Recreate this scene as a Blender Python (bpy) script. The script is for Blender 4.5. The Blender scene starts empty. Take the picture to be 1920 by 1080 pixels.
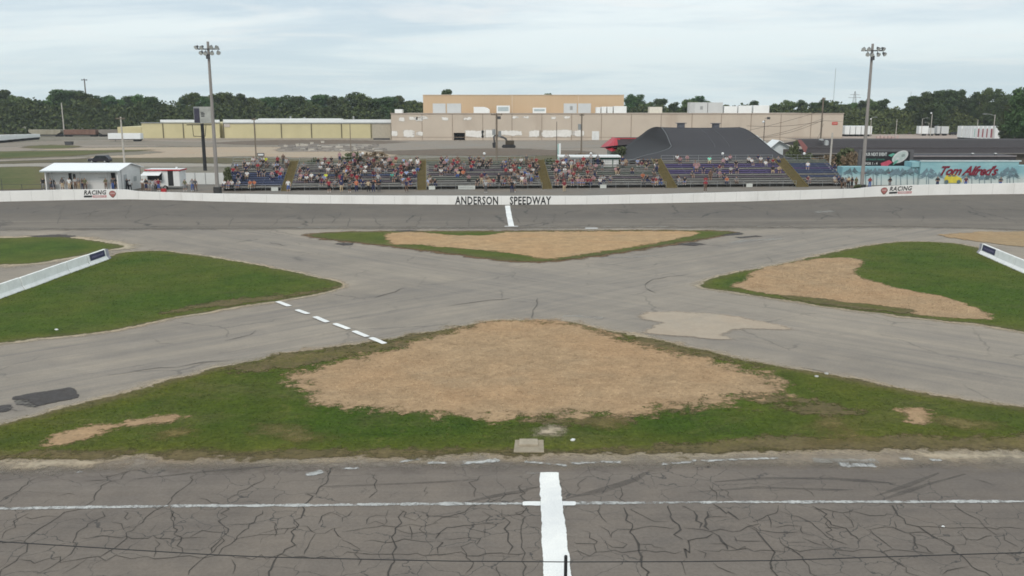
import bpy, bmesh, math, random
import numpy as np
from mathutils import Vector, Matrix
R = math.radians
rnd = random.Random(7)
sc = bpy.context.scene
COL = sc.collection
# ---------------------------------------------------------------- measuring
F, PITCH, CH = 1670.0, R(11.5), 13.0
CP, SP = math.cos(PITCH), math.sin(PITCH)
def zg(y):                       # ground height: the far straight is banked
    return min(max((y - 97.0) / 14.0, 0.0), 1.0)
def ray(px, py):
    x, y = (px - 960) / F, (540 - py) / F
    return Vector((x, CP + y * SP, -SP + y * CP))
def at(px, py, Y):
    d = ray(px, py); t = Y / d.y
    return Vector((t * d.x, Y, CH + t * d.z))
def G(px, py):
    d = ray(px, py); z = 0.0
    for _ in range(12):
        t = (z - CH) / d.z; z = zg(t * d.y)
    return Vector((t * d.x, t * d.y, z))
def X(px, Y, py=330): return at(px, py, Y).x
# ---------------------------------------------------------------- tagging
def tag(o, label=None, cat=None, group=None, kind=None):
    if label: o['label'] = label
    if cat: o['category'] = cat
    if group: o['group'] = group
    if kind: o['kind'] = kind
    return o
def empty(name, loc=(0, 0, 0), label=None, cat=None, group=None, rz=0):
    o = bpy.data.objects.new(name, None); COL.objects.link(o)
    o.location = loc; o.rotation_euler = (0, 0, rz); o.empty_display_size = .3
    return tag(o, label, cat, group)
class MB:
    def __init__(s): s.v = []; s.f = []; s.m = []
    def add(s, vs, fs, m=0):
        n = len(s.v); s.v += [tuple(v) for v in vs]
        s.f += [tuple(i + n for i in f) for f in fs]; s.m += [m] * len(fs); return s
    def box(s, x0, x1, y0, y1, z0, z1, m=0):
        return s.add([(x0,y0,z0),(x1,y0,z0),(x1,y1,z0),(x0,y1,z0),(x0,y0,z1),(x1,y0,z1),(x1,y1,z1),(x0,y1,z1)],
            [(3,2,1,0),(4,5,6,7),(0,1,5,4),(1,2,6,5),(2,3,7,6),(3,0,4,7)], m)
    def tube(s, p0, p1, r0, r1=None, n=8, m=0, cap=True):
        r1 = r0 if r1 is None else r1
        p0, p1 = Vector(p0), Vector(p1); d = (p1 - p0)
        if d.length < 1e-6: return s
        d.normalize(); a = d.orthogonal().normalized(); b = d.cross(a)
        vs = []
        for p, r in ((p0, r0), (p1, r1)):
            for k in range(n):
                t = 2 * math.pi * k / n; vs.append(p + a * (r * math.cos(t)) + b * (r * math.sin(t)))
        fs = [(k, (k+1) % n, n + (k+1) % n, n + k) for k in range(n)]
        if cap: fs += [tuple(range(n-1, -1, -1)), tuple(range(n, 2*n))]
        return s.add(vs, fs, m)
    def path(s, pts, r, n=6, m=0):
        for a, b in zip(pts[:-1], pts[1:]): s.tube(a, b, r, r, n, m)
        return s
    def prism(s, poly, ax, a0, a1, m=0):   # poly of 2d points extruded along axis ax
        n = len(poly); vs = []
        for a in (a0, a1):
            for p in poly:
                v = list(p); v.insert(ax, a); vs.append(v)
        fs = [(k, (k+1) % n, n + (k+1) % n, n + k) for k in range(n)] + [tuple(range(n-1, -1, -1)), tuple(range(n, 2*n))]
        return s.add(vs, fs, m)
    def ball(s, c, r, n=8, m=0, sz=1.0):
        vs = []; fs = []; h = n // 2
        for i in range(h + 1):
            ph = math.pi * i / h
            for k in range(n):
                t = 2*math.pi*k/n; vs.append((c[0]+r*math.sin(ph)*math.cos(t), c[1]+r*math.sin(ph)*math.sin(t), c[2]+r*sz*math.cos(ph)))
        for i in range(h):
            for k in range(n):
                fs.append((i*n+k, (i+1)*n+k, (i+1)*n+(k+1)%n, i*n+(k+1)%n))
        return s.add(vs, fs, m)
    def build(s, name, mats, parent=None, loc=None, smooth=False, bevel=0):
        me = bpy.data.meshes.new(name); me.from_pydata(s.v, [], s.f)
        if not isinstance(mats, (list, tuple)): mats = [mats]
        for m in mats: me.materials.append(m)
        me.polygons.foreach_set('material_index', s.m)
        if smooth: me.polygons.foreach_set('use_smooth', [True] * len(s.f))
        me.validate(); me.update()
        bm = bmesh.new(); bm.from_mesh(me); bmesh.ops.recalc_face_normals(bm, faces=bm.faces); bm.to_mesh(me); bm.free()
        o = bpy.data.objects.new(name, me); COL.objects.link(o)
        if parent: o.parent = parent
        if loc is not None: o.location = loc
        if bevel:
            b = o.modifiers.new('bevel', 'BEVEL'); b.width = bevel; b.segments = 2; b.limit_method = 'ANGLE'
        return o
# ---------------------------------------------------------------- materials
class NT:
    def __init__(s, name):
        s.mat = bpy.data.materials.new(name); s.mat.use_nodes = True
        s.t = s.mat.node_tree; s.t.nodes.clear()
        s.out = s.n('ShaderNodeOutputMaterial'); s.bs = s.n('ShaderNodeBsdfPrincipled')
        s.l(s.bs.outputs[0], s.out.inputs[0])
        s.tc = s.n('ShaderNodeTexCoord')
    def n(s, k): return s.t.nodes.new(k)
    def l(s, a, b): s.t.links.new(a, b)
    def setin(s, sock, v):
        if hasattr(v, 'is_output') or isinstance(v, bpy.types.NodeSocket): s.l(v, sock)
        else: sock.default_value = v
    def pos(s, scale=(1,1,1), rot=0.0, src='Object', loc=(0,0,0)):
        m = s.n('ShaderNodeMapping'); s.l(s.tc.outputs[src], m.inputs[0])
        m.inputs['Rotation'].default_value = (0, 0, rot); m.inputs['Scale'].default_value = scale; m.inputs['Location'].default_value = loc
        return m.outputs[0]
    def noise(s, vec, scale, detail=4, rough=.6, dist=0):
        n = s.n('ShaderNodeTexNoise'); s.l(vec, n.inputs['Vector']); n.inputs['Scale'].default_value = scale
        n.inputs['Detail'].default_value = detail; n.inputs['Roughness'].default_value = rough; n.inputs['Distortion'].default_value = dist
        return n.outputs[0]
    def rng(s, v, a, b, c=0., d=1., smooth=False):
        n = s.n('ShaderNodeMapRange'); s.l(v, n.inputs[0])
        if smooth: n.interpolation_type = 'SMOOTHSTEP'
        for i, x in zip((1,2,3,4), (a,b,c,d)): n.inputs[i].default_value = x
        return n.outputs[0]
    def math(s, op, a, b=0.0, c=None):
        n = s.n('ShaderNodeMath'); n.operation = op; s.setin(n.inputs[0], a); s.setin(n.inputs[1], b)
        if c is not None: s.setin(n.inputs[2], c)
        return n.outputs[0]
    def mix(s, f, a, b, blend='MIX'):
        n = s.n('ShaderNodeMix'); n.data_type = 'RGBA'; n.blend_type = blend
        s.setin(n.inputs['Factor'], f)
        s.setin(n.inputs['A'], a if not isinstance(a, tuple) else (*a[:3], 1)); s.setin(n.inputs['B'], b if not isinstance(b, tuple) else (*b[:3], 1))
        return n.outputs['Result']
    def attr(s, name):
        n = s.n('ShaderNodeAttribute'); n.attribute_name = name; return n.outputs['Fac']
    def bump(s, h, strength=.3, dist=.05):
        b = s.n('ShaderNodeBump'); b.inputs['Strength'].default_value = strength; b.inputs['Distance'].default_value = dist
        s.l(h, b.inputs['Height']); s.l(b.outputs[0], s.bs.inputs['Normal'])
    def finish(s, col, rough=.85, metallic=0., spec=.3, alpha=None):
        s.setin(s.bs.inputs['Base Color'], (*col[:3], 1) if isinstance(col, tuple) else col)
        s.setin(s.bs.inputs['Roughness'], rough); s.bs.inputs['Metallic'].default_value = metallic
        s.bs.inputs['Specular IOR Level'].default_value = spec
        if alpha is not None: s.l(alpha, s.bs.inputs['Alpha'])
        return s.mat
_mc = {}
def pmat(name, col, rough=.75, var=.12, scale=1.5, metallic=0., spec=.3, stretch=(1,1,1), dirt=None, dirtamt=.0):
    if name in _mc: return _mc[name]
    s = NT(name); p = s.pos(stretch)
    n = s.noise(p, scale, 6, .65)
    c = s.mix(s.rng(n, .3, .7), tuple(x * (1 - var) for x in col), tuple(min(1, x * (1 + var)) for x in col))
    if dirt:
        d = s.noise(s.pos((1, 1, .25)), scale * .7, 8, .7, .3)
        c = s.mix(s.rng(d, .52, .72, 0, dirtamt), c, dirt)
    _mc[name] = s.finish(c, rough, metallic, spec); return _mc[name]
def c8(r, g, b):   # sRGB picture value to linear
    return tuple(((x/255)/12.92 if x < 10 else (((x/255)+.055)/1.055)**2.4) for x in (r, g, b))
# edge alpha shared by every ground sheet: sd is the distance inside the outline in units of raggedness
def edge_alpha(s, soft=.25, fine=1.0, pw=1.0):
    a = s.attr('sd')
    n1 = s.noise(s.pos(), .55*fine, 6, .65); n2 = s.noise(s.pos(loc=(31,7,0)), 3.2*fine, 4, .7)
    e = s.math('ADD', a, s.math('MULTIPLY', s.math('SUBTRACT', n1, .5), 5.5)); e = s.math('ADD', e, s.math('MULTIPLY', s.math('SUBTRACT', n2, .5), 2.6))
    return s.rng(e, -soft, soft, 0, 1, True), a
def m_grass(name, dark, mid, olive, straw, strawamt=.5, worn=(.13,.105,.055), blade=False):
    s = NT(name); al, a = edge_alpha(s, .5)
    if blade: al = None
    big = s.noise(s.pos(), .09, 4, .55); md = s.noise(s.pos(loc=(9,4,0)), .5, 6, .65, .6); fi = s.noise(s.pos(), 5.5, 5, .75)
    c = s.mix(s.rng(md, .3, .68), dark, mid)
    c = s.mix(s.rng(big, .42, .64, 0, .65), c, olive); m3 = s.noise(s.pos((.5,1,1), loc=(2,8,0)), .28, 6, .7, .5); c = s.mix(s.rng(m3, .52, .70, 0, .4), c, worn)
    c = s.mix(s.math('MULTIPLY', s.rng(s.noise(s.pos(loc=(5,5,0)), 1.1, 7, .72, .4), .58, .72), strawamt), c, straw)
    e0 = s.math('ADD', a, s.math('MULTIPLY', s.math('SUBTRACT', m3, .5), 14)); c = s.mix(s.rng(e0, 1.0, 8.5, .8, 0), c, olive)
    c = s.mix(s.rng(s.math('ADD', a, s.math('MULTIPLY', s.math('SUBTRACT', md, .5), 9)), .0, 3.2, .85, 0), c, worn)
    c = s.mix(s.rng(fi, .25, .75), s.mix(1.0, c, (.55,.55,.55), 'MULTIPLY'), s.mix(1.0, c, (1.45,1.42,1.4), 'MULTIPLY'))
    tn = s.noise(s.pos((.7,1,1), loc=(6,2,0)), .9, 7, .75, .8); c = s.mix(s.rng(tn, .3, .7), s.mix(1.0, c, (.74,.78,.74), 'MULTIPLY'), s.mix(1.0, c, (1.27,1.2,1.2), 'MULTIPLY'))
    s.bump(fi, .6, .06)
    return s.finish(c, .9, 0, .15, al)
def m_dirt(name, col, var=.22, grain=(1.0,1.0,1.0), spot=None, soft=.25, rag=1.0, gc=1.0):
    s = NT(name); al, a = edge_alpha(s, soft, rag)
    n = s.noise(s.pos(grain), .8, 6, .7, .5); f = s.noise(s.pos(grain, loc=(3,3,3)), 4.5, 7, .85); t = s.noise(s.pos(), .12, 3)
    c = s.mix(s.rng(n, .3, .7), tuple(x*(1-var) for x in col), tuple(x*(1+var*.6) for x in col))
    c = s.mix(s.rng(t, .42, .62, 0, .35), c, tuple(x*k for x, k in zip(col, (1.06,.9,.78))))
    g_ = s.noise(s.pos((.6,1,1), loc=(1,6,0)), .33, 6, .7, .4); c = s.mix(s.rng(g_, .52, .68, 0, .5), c, tuple(x*k for x, k in zip(col, (.80,.86,.92))))
    c = s.mix(s.rng(f, .2, .8), s.mix(1.0, c, (1-.42*gc,1-.46*gc,1-.5*gc), 'MULTIPLY'), s.mix(1.0, c, (1+.36*gc,1+.36*gc,1+.36*gc), 'MULTIPLY'))
    if spot: c = s.mix(s.rng(s.noise(s.pos((.7,1.3,1), loc=(8,1,0)), 1.1, 6, .75), .60, .72, 0, .55), c, spot)
    s.bump(f, .5, .05)
    return s.finish(c, .95, 0, .1, al)
def asphalt(name, col, streaks=(), cracks=0., alpha=True, soft=.5, grain=9., blotch=.10, cs=.45, cm=(.47,.6)):
    s = NT(name)
    if alpha: al, a = edge_alpha(s, soft)
    else: al = None
    t = s.noise(s.pos(), .06, 5, .6, .8); m = s.noise(s.pos(loc=(4,2,0)), .45, 7, .68, .5); f = s.noise(s.pos(), grain, 5, .8)
    c = s.mix(s.rng(t, .3, .7), tuple(x*(1-blotch*1.5) for x in col), tuple(x*k for x, k in zip(col, (1+blotch*1.2, 1+blotch, 1+blotch*.6))))
    c = s.mix(s.rng(m, .3, .72), s.mix(1., c, (.86,.865,.885), 'MULTIPLY'), s.mix(1., c, (1.12,1.105,1.08), 'MULTIPLY'))
    b2 = s.noise(s.pos((.5,1,1), loc=(7,3,0)), .17, 6, .7, 1.2); c = s.mix(s.rng(b2, .54, .66, 0, blotch*3), c, tuple(x*.72 for x in col)); c = s.mix(s.rng(b2, .42, .30, 0, blotch*2.5), c, tuple(min(1, x*1.25) for x in col))
    for (rot, cx, cy, half, amt, kind) in streaks:
        # rotated frame: u along the lane, v across it
        mp = s.n('ShaderNodeMapping'); mp.vector_type = 'TEXTURE'; s.l(s.tc.outputs['Object'], mp.inputs[0])
        mp.inputs['Location'].default_value = (cx, cy, 0); mp.inputs['Rotation'].default_value = (0, 0, rot)
        sp = s.n('ShaderNodeSeparateXYZ'); s.l(mp.outputs[0], sp.inputs[0])
        av = s.math('ABSOLUTE', sp.outputs[1]); mask = s.rng(av, half*.45, half, 1, 0, True)
        st = s.n('ShaderNodeMapping'); s.l(mp.outputs[0], st.inputs[0]); st.inputs['Scale'].default_value = (.045, .8, 1)
        n1 = s.noise(st.outputs[0], 1.0, 7, .72, .35); st2 = s.n('ShaderNodeMapping'); s.l(mp.outputs[0], st2.inputs[0]); st2.inputs['Scale'].default_value = (.09, 2.6, 1)
        n2 = s.noise(st2.outputs[0], 1.0, 5, .75, .2)
        k = s.math('MULTIPLY', s.math('ADD', s.rng(n1, .38, .7, 0, .75), s.rng(n2, .5, .8, 0, .45)), mask)
        c = s.mix(s.math('MULTIPLY', k, amt), c, kind)
    c = s.mix(s.rng(f, .2, .8), s.mix(1., c, (.8,.8,.8), 'MULTIPLY'), s.mix(1., c, (1.2,1.2,1.2), 'MULTIPLY'))
    if cracks:
        wv = s.n('ShaderNodeVectorMath'); wv.operation = 'ADD'
        nn = s.n('ShaderNodeTexNoise'); s.l(s.pos(), nn.inputs['Vector']); nn.inputs['Scale'].default_value = .9; nn.inputs['Detail'].default_value = 5
        sc_ = s.n('ShaderNodeVectorMath'); sc_.operation = 'SCALE'; s.l(nn.outputs['Color'], sc_.inputs[0]); sc_.inputs['Scale'].default_value = 1.1
        s.l(s.pos(), wv.inputs[0]); s.l(sc_.outputs[0], wv.inputs[1])
        v = s.n('ShaderNodeTexVoronoi'); v.feature = 'DISTANCE_TO_EDGE'; s.l(wv.outputs[0], v.inputs['Vector']); v.inputs['Scale'].default_value = cs
        k = s.math('MULTIPLY', s.rng(v.outputs['Distance'], .004, .016, 1, 0), s.rng(s.noise(s.pos(loc=(2,9,0)), .22, 4, .6), cm[0], cm[1]))
        c = s.mix(s.math('MULTIPLY', k, cracks), c, (.05,.05,.05))
    s.bump(f, .25, .02)
    return s.finish(c, .92, 0, .2, al)
# ---------------------------------------------------------------- ground sheets
def signed(poly, P):
    n = len(poly); best = np.full(len(P), 1e18); ins = np.zeros(len(P), bool)
    for i in range(n):
        a = np.array(poly[i]); b = np.array(poly[(i+1) % n]); ab = b - a
        L = ab.dot(ab)
        if L < 1e-9: continue
        t = np.clip(((P - a) @ ab) / L, 0, 1); d = P - (a + t[:, None] * ab); best = np.minimum(best, (d*d).sum(1))
        c = ((a[1] > P[:,1]) != (b[1] > P[:,1]))
        with np.errstate(divide='ignore', invalid='ignore'):
            xi = (b[0]-a[0]) * (P[:,1]-a[1]) / (b[1]-a[1] if b[1] != a[1] else 1e-12) + a[0]
        ins ^= c & (P[:,0] < xi)
    return np.where(ins, 1, -1) * np.sqrt(best)
def spline(pts, k=3):
    n = len(pts); out = []
    for i in range(n):
        p0, p1, p2, p3 = (Vector(pts[(i+j-1) % n]) for j in range(4))
        for q in range(k):
            t = q / k
            out.append(tuple(.5*((2*p1)+(p2-p0)*t+(2*p0-5*p1+4*p2-p3)*t*t+(3*p1-p0-3*p2+p3)*t**3)))
    return out
def sheet(name, px, off, mat, amp=.3, cell=.6, grow=0., kind='structure', world=False, smooth=True, parent=None, label=None):
    poly = [tuple(p) for p in px] if world else [tuple(G(*p)[:2]) for p in px]
    if smooth: poly = spline(poly)
    A = np.array(poly); mg = amp*2.6 + cell + max(grow, 0)
    x0, y0 = A.min(0) - mg; x1, y1 = A.max(0) + mg
    xs = np.arange(x0, x1 + cell, cell); ys = np.arange(y0, y1 + cell, cell)
    ys = np.unique(np.concatenate([ys, [k for k in (97., 111.) if y0 < k < y1]]))
    gx, gy = np.meshgrid(xs, ys); P = np.stack([gx.ravel(), gy.ravel()], 1)
    sd = (signed(poly, P) + grow) / amp
    nx, ny = len(xs), len(ys); S = sd.reshape(ny, nx)
    mx = np.maximum(np.maximum(S[:-1,:-1], S[1:,:-1]), np.maximum(S[:-1,1:], S[1:,1:]))
    J, I = np.nonzero(mx > -2.6)
    q = np.stack([J*nx+I, J*nx+I+1, (J+1)*nx+I+1, (J+1)*nx+I], 1)
    used = np.unique(q); rm = np.full(nx*ny, -1); rm[used] = np.arange(len(used)); q = rm[q]
    Z = np.clip((P[:,1]-97)/14, 0, 1) + off
    V = np.column_stack([P, Z])[used]
    me = bpy.data.meshes.new(name); me.from_pydata(V.tolist(), [], q.tolist())
    at_ = me.attributes.new('sd', 'FLOAT', 'POINT'); at_.data.foreach_set('value', sd[used].astype(np.float32))
    me.materials.append(mat); me.update()
    o = bpy.data.objects.new(name, me); COL.objects.link(o)
    if parent: o.parent = parent
    tag(o, label, None, None, kind)
    return o
# ---------------------------------------------------------------- writing
def text_geo(txt, size=1., shear=0., bold=0., space=1.):
    cu = bpy.data.curves.new('txt', 'FONT'); cu.body = txt; cu.size = size; cu.shear = shear; cu.offset = bold; cu.space_character = space; cu.resolution_u = 2
    o = bpy.data.objects.new('txt', cu); COL.objects.link(o)
    dg = bpy.context.evaluated_depsgraph_get(); me = bpy.data.meshes.new_from_object(o.evaluated_get(dg))
    vs = [tuple(v.co) for v in me.vertices]; fs = [tuple(p.vertices) for p in me.polygons]
    bpy.data.objects.remove(o); bpy.data.curves.remove(cu); bpy.data.meshes.remove(me)
    xs = [v[0] for v in vs]; ys = [v[1] for v in vs]
    x0, x1, y0, y1 = min(xs), max(xs), min(ys), max(ys)
    return [((v[0]-x0)/(x1-x0), (v[1]-y0)/(y1-y0)) for v in vs], fs
def put_text(mb, txt, fn, m=0, **k):      # fn(u, v) -> point on the surface carrying the writing
    vs, fs = text_geo(txt, **k); mb.add([fn(u, v) for u, v in vs], fs, m)
# ================================================================ SKY, SUN, CAMERA
SUN_EL, SUN_AZ = R(42), R(196)      # high soft sun behind thin cloud, from behind the camera
w = bpy.data.worlds.new('World'); sc.world = w; w.use_nodes = True
t = w.node_tree; t.nodes.clear()
def wn(k): return t.nodes.new(k)
out = wn('ShaderNodeOutputWorld'); bg = wn('ShaderNodeBackground'); t.links.new(bg.outputs[0], out.inputs[0])
sky = wn('ShaderNodeTexSky'); sky.sky_type = 'NISHITA'; sky.sun_disc = False; sky.sun_elevation = SUN_EL; sky.sun_rotation = SUN_AZ
sky.dust_density = 2.0
tc = wn('ShaderNodeTexCoord'); sep = wn('ShaderNodeSeparateXYZ'); t.links.new(tc.outputs['Generated'], sep.inputs[0])
def wm(op, a, b):
    n = wn('ShaderNodeMath'); n.operation = op
    for i, v in enumerate((a, b)):
        if isinstance(v, (int, float)): n.inputs[i].default_value = v
        else: t.links.new(v, n.inputs[i])
    return n.outputs[0]
zz = wm('ADD', wm('MAXIMUM', sep.outputs[2], 0.0), .10)
cb = wn('ShaderNodeCombineXYZ'); t.links.new(wm('DIVIDE', sep.outputs[0], zz), cb.inputs[0]); t.links.new(wm('DIVIDE', sep.outputs[1], zz), cb.inputs[1])
mp = wn('ShaderNodeMapping'); mp.inputs['Scale'].default_value = (.62, .95, 1); mp.inputs['Location'].default_value = (2.3, .55, 0); t.links.new(cb.outputs[0], mp.inputs[0])
def wnoise(s, d, r, dist):
    n = wn('ShaderNodeTexNoise'); t.links.new(mp.outputs[0], n.inputs['Vector']); n.inputs['Scale'].default_value = s; n.inputs['Detail'].default_value = d
    n.inputs['Roughness'].default_value = r; n.inputs['Distortion'].default_value = dist; return n.outputs[0]
def wr(v, a, b, c=0., d=1.):
    n = wn('ShaderNodeMapRange'); n.interpolation_type = 'SMOOTHSTEP'; t.links.new(v, n.inputs[0])
    for i, x in zip((1,2,3,4), (a,b,c,d)): n.inputs[i].default_value = x
    return n.outputs[0]
def wmix(f, a, b):
    n = wn('ShaderNodeMix'); n.data_type = 'RGBA'
    if isinstance(f, float): n.inputs['Factor'].default_value = f
    else: t.links.new(f, n.inputs['Factor'])
    for k, v in (('A', a), ('B', b)):
        if isinstance(v, tuple): n.inputs[k].default_value = (*v, 1)
        else: t.links.new(v, n.inputs[k])
    return n.outputs['Result']
K = 10.7     # Background strength is 0.1, so cloud colours are written ten times up
cl = wmix(wr(wnoise(.5, 6, .58, .5), .38, .60), tuple(K*x for x in (.60,.715,.80)), tuple(K*x for x in (.88,.955,.97)))
cl = wmix(wr(wnoise(1.5, 7, .6, .6), .46, .70, 0, .6), cl, tuple(K*x for x in (.93,.94,.93)))
hz = wr(sep.outputs[2], .0, .13, .6, 0.)
cl = wmix(hz, cl, tuple(K*x for x in (.70,.84,.87)))
nish = wn('ShaderNodeMix'); nish.data_type = 'RGBA'; nish.blend_type = 'MIX'; nish.inputs['Factor'].default_value = .9
t.links.new(sky.outputs[0], nish.inputs['A']); t.links.new(cl, nish.inputs['B'])
t.links.new(nish.outputs['Result'], bg.inputs[0]); bg.inputs[1].default_value = .1
sun = bpy.data.lights.new('sun', 'SUN'); sun.energy = 1.6; sun.angle = R(16); sun.color = (1, .93, .84)
so = bpy.data.objects.new('sun', sun); COL.objects.link(so)
sd_ = Vector((math.sin(SUN_AZ)*math.cos(SUN_EL), math.cos(SUN_AZ)*math.cos(SUN_EL), math.sin(SUN_EL)))
so.rotation_euler = sd_.to_track_quat('Z', 'Y').to_euler(); so.location = (0, -20, 60)
cam = bpy.data.cameras.new('camera'); co = bpy.data.objects.new('camera', cam); COL.objects.link(co); sc.camera = co
cam.sensor_width = 36; cam.lens = 36 * F / 1920; cam.clip_end = 6000; cam.clip_start = .1
co.location = (0, 0, CH); co.rotation_euler = (R(90) - PITCH, 0, 0)
sc.view_settings.view_transform = 'Standard'; sc.view_settings.look = 'None'; sc.view_settings.exposure = 0; sc.view_settings.gamma = 1
sc.cycles.use_denoising = True; sc.cycles.filter_width = 1.7; sc.cycles.transparent_max_bounces = 24; sc.cycles.max_bounces = 6
# ================================================================ GROUND
xs = [-2500, -400, 400, 2500]; ys = [-300, 97, 111, 700, 4000]
mb = MB()
for j in range(4):
    for i in range(3):
        mb.add([(xs[i], ys[j], zg(ys[j])), (xs[i+1], ys[j], zg(ys[j])), (xs[i+1], ys[j+1], zg(ys[j+1])), (xs[i], ys[j+1], zg(ys[j+1]))], [(0,1,2,3)])
s = NT('ground'); c = s.mix(s.rng(s.noise(s.pos(), .02, 6, .6), .35, .65), c8(118,112,98), c8(140,134,124)); c = s.mix(s.rng(s.noise(s.pos(loc=(5,0,0)), .15, 6, .7), .5, .7, 0, .6), c, c8(98,98,74))
tag(mb.build('ground', s.finish(c, .95, 0, .1)), kind='structure')
A1, A2 = R(39.5), R(-39.5)
cx_, cy_ = G(1010, 540)[:2]
dark = c8(108,105,104); pale = c8(166,156,142)
road = asphalt('infield_asphalt', c8(147,139,129), [(A1, cx_, cy_, 8.5, .9, dark), (A2, cx_, cy_, 8.5, .85, dark), (A1, cx_+3, cy_-3, 12, .5, pale), (A2, cx_+3, cy_+3, 12, .5, pale)], cracks=.35, alpha=False, blotch=.14, cs=.16)
sheet('infield_road', [(-170,20),(170,20),(170,101),(-170,101)], .008, road, amp=.3, cell=3, world=True, smooth=False)
back = asphalt('back_asphalt', c8(109,103,96), [(0, 0, 106, 7, .5, c8(98,96,95)), (0, 0, 98, 6, .9, c8(138,130,120))], cracks=.7, soft=3.0, blotch=.06, cs=.12)
sheet('back_track', [(-500,446),(-200,438),(0,432),(300,430),(600,429),(900,428),(1300,427),(1500,427),(1750,427),(1920,432),(2150,440),(2400,440),(2400,345),(1920,358),(1400,368),(950,374),(400,370),(0,368),(-500,362)], .022, back, amp=.5, cell=1.5)
front = asphalt('front_asphalt', c8(118,110,103), [(0, 0, 26, 9, .35, c8(98,92,90)), (R(24), 14, 29, 5, .35, c8(92,88,86)), (0, 0, 24, 12, .3, c8(146,138,128))], cracks=.75, soft=2.2, blotch=.14, cs=.85, cm=(.40,.50))
sheet('front_track', [(-900,905),(-300,885),(0,884),(300,876),(600,874),(900,872),(1200,872),(1500,868),(1920,864),(2300,862),(2900,862),(3300,1500),(2400,1900),(-400,1900),(-1300,1500)], .022, front, amp=.35, cell=1.0, smooth=False)
grass = m_grass('grass', (.034,.066,.007), (.058,.098,.010), (.098,.106,.018), (.19,.16,.06), .45)
grass2 = m_grass('grass_bright', (.040,.078,.008), (.066,.108,.013), (.098,.112,.020), (.15,.14,.06), .2, worn=(.10,.10,.04))
dirt = m_dirt('bare_dirt', c8(171,146,116), var=.30, spot=(.13,.11,.08), soft=.6, rag=1.6)
dust = m_dirt('pale_dust', c8(182,169,148), var=.10, soft=1.4, gc=.35)
dusty = m_dirt('track_edge_dust', c8(150,140,126), var=.12, soft=2.0, gc=.45)
brown = m_dirt('brown_verge', c8(120,100,78), var=.2, soft=.8)
G1 = [(-260,866),(-150,838),(0,798),(100,772),(200,748),(330,712),(450,682),(560,660),(660,648),(760,632),(850,616),(910,605),(960,602),(1060,604),(1110,615),(1240,641),(1420,680),(1600,712),(1760,745),(1920,766),(2150,812),(2300,835),(2150,842),(1920,843),(1700,843),(1540,845),(1400,849),(1200,851),(1090,853),(1030,853),(960,854),(800,856),(600,859),(400,856),(200,857),(100,862),(0,862),(-130,868)]
G2 = [(-260,700),(-120,672),(0,645),(100,632),(200,622),(300,601),(430,578),(520,565),(600,550),(644,536),(600,522),(500,501),(400,484),(330,474),(285,471),(235,474),(200,484),(100,518),(0,556),(-120,600),(-300,662)]
G3 = [(-300,505),(-150,502),(0,497),(50,496),(100,489),(150,480),(200,470),(232,463),(215,458),(130,446),(60,445),(0,447),(-150,447),(-300,450)]
G4 = [(578,441),(640,436),(760,434.5),(900,434.5),(1050,433.5),(1200,433),(1320,433.5),(1375,436),(1330,446),(1240,461),(1150,475),(1070,486),(1000,491),(950,489),(880,480),(800,470),(700,458),(620,449)]
G5 = [(1315,536),(1335,523),(1400,508),(1450,500),(1520,484),(1600,466),(1690,454),(1780,456),(1830,465),(1850,478),(1920,510),(2050,565),(2130,660),(2050,652),(1920,624),(1850,611),(1750,600),(1600,582),(1480,565),(1380,549),(1330,542)]
sheet('track_edge_dust', [(-400,885),(0,878),(200,872),(500,866),(640,862),(900,860),(1000,862),(1060,872),(1200,864),(1400,866),(1600,871),(1800,870),(2000,870),(2400,868),(2400,838),(1900,838),(1540,842),(1200,848),(1040,846),(800,850),(400,850),(0,856),(-400,870)], .027, dusty, amp=.45, cell=.8)
sheet('sand_verge_strip', G1, .032, dust, amp=.38, cell=.7, grow=.3)
PALE = [(1180,628),(1250,646),(1420,684),(1600,717),(1760,750),(1920,772),(2100,812),(2100,818),(1920,777),(1760,754),(1600,720),(1420,687),(1250,649)]
sheet('sand_verge_strip', PALE, .034, dust, amp=.28, cell=.5, grow=.4)
sheet('sand_verge_strip', G2, .032, dust, amp=.34, cell=.7, grow=.4)
sheet('sand_verge_strip', G5, .032, dust, amp=.34, cell=.8, grow=.35)
sheet('brown_verge_strip', G4, .032, brown, amp=.5, cell=1, grow=.5)
sheet('brown_verge_strip', G3, .032, dust, amp=.6, cell=1, grow=1.0)
for k, (g, mt, lb) in enumerate([(G1, grass, 'wide front grass island ringing the big bare patch'), (G2, grass2, 'left grass wedge in front of the white concrete barriers'), (G3, grass2, 'far left grass strip beyond the white barriers'),
        (G4, grass2, 'thin grass rim round the far centre triangle'), (G5, grass2, 'right grass wedge with a bare tongue')]):
    o = sheet('grass', g, .045, mt, amp=(.26,.22,.3,.4,.26)[k], cell=(.5,.6,.9,.9,.7)[k], kind='stuff', label=lb)
D1 = [(552,706),(600,694),(680,672),(760,652),(850,624),(920,606),(990,604),(1060,606),(1100,618),(1150,634),(1210,652),(1270,664),(1340,682),(1420,702),(1450,718),(1466,738),(1400,745),(1345,749),(1325,762),(1240,766),(1190,778),(1100,776),(1000,781),(900,783),(800,774),(720,768),(640,762),(596,754),(578,732)]
sheet('dirt', D1, .058, dirt, amp=.95, cell=.5, grow=.1)
sheet('dirt', [(92,836),(110,817),(170,803),(220,795),(280,786),(336,780),(338,786),(280,797),(230,803),(190,814),(165,824),(130,832)], .058, dirt, amp=.42, cell=.35, grow=.08)
sheet('dirt', [(1697,772),(1720,769),(1740,776),(1743,793),(1712,796),(1704,784)], .058, dirt, amp=.36, cell=.25, grow=.08)
sheet('dirt', [(1004,812),(1015,803),(1040,802),(1052,810),(1045,818),(1015,818)], .058, dust, amp=.25, cell=.3)
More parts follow.
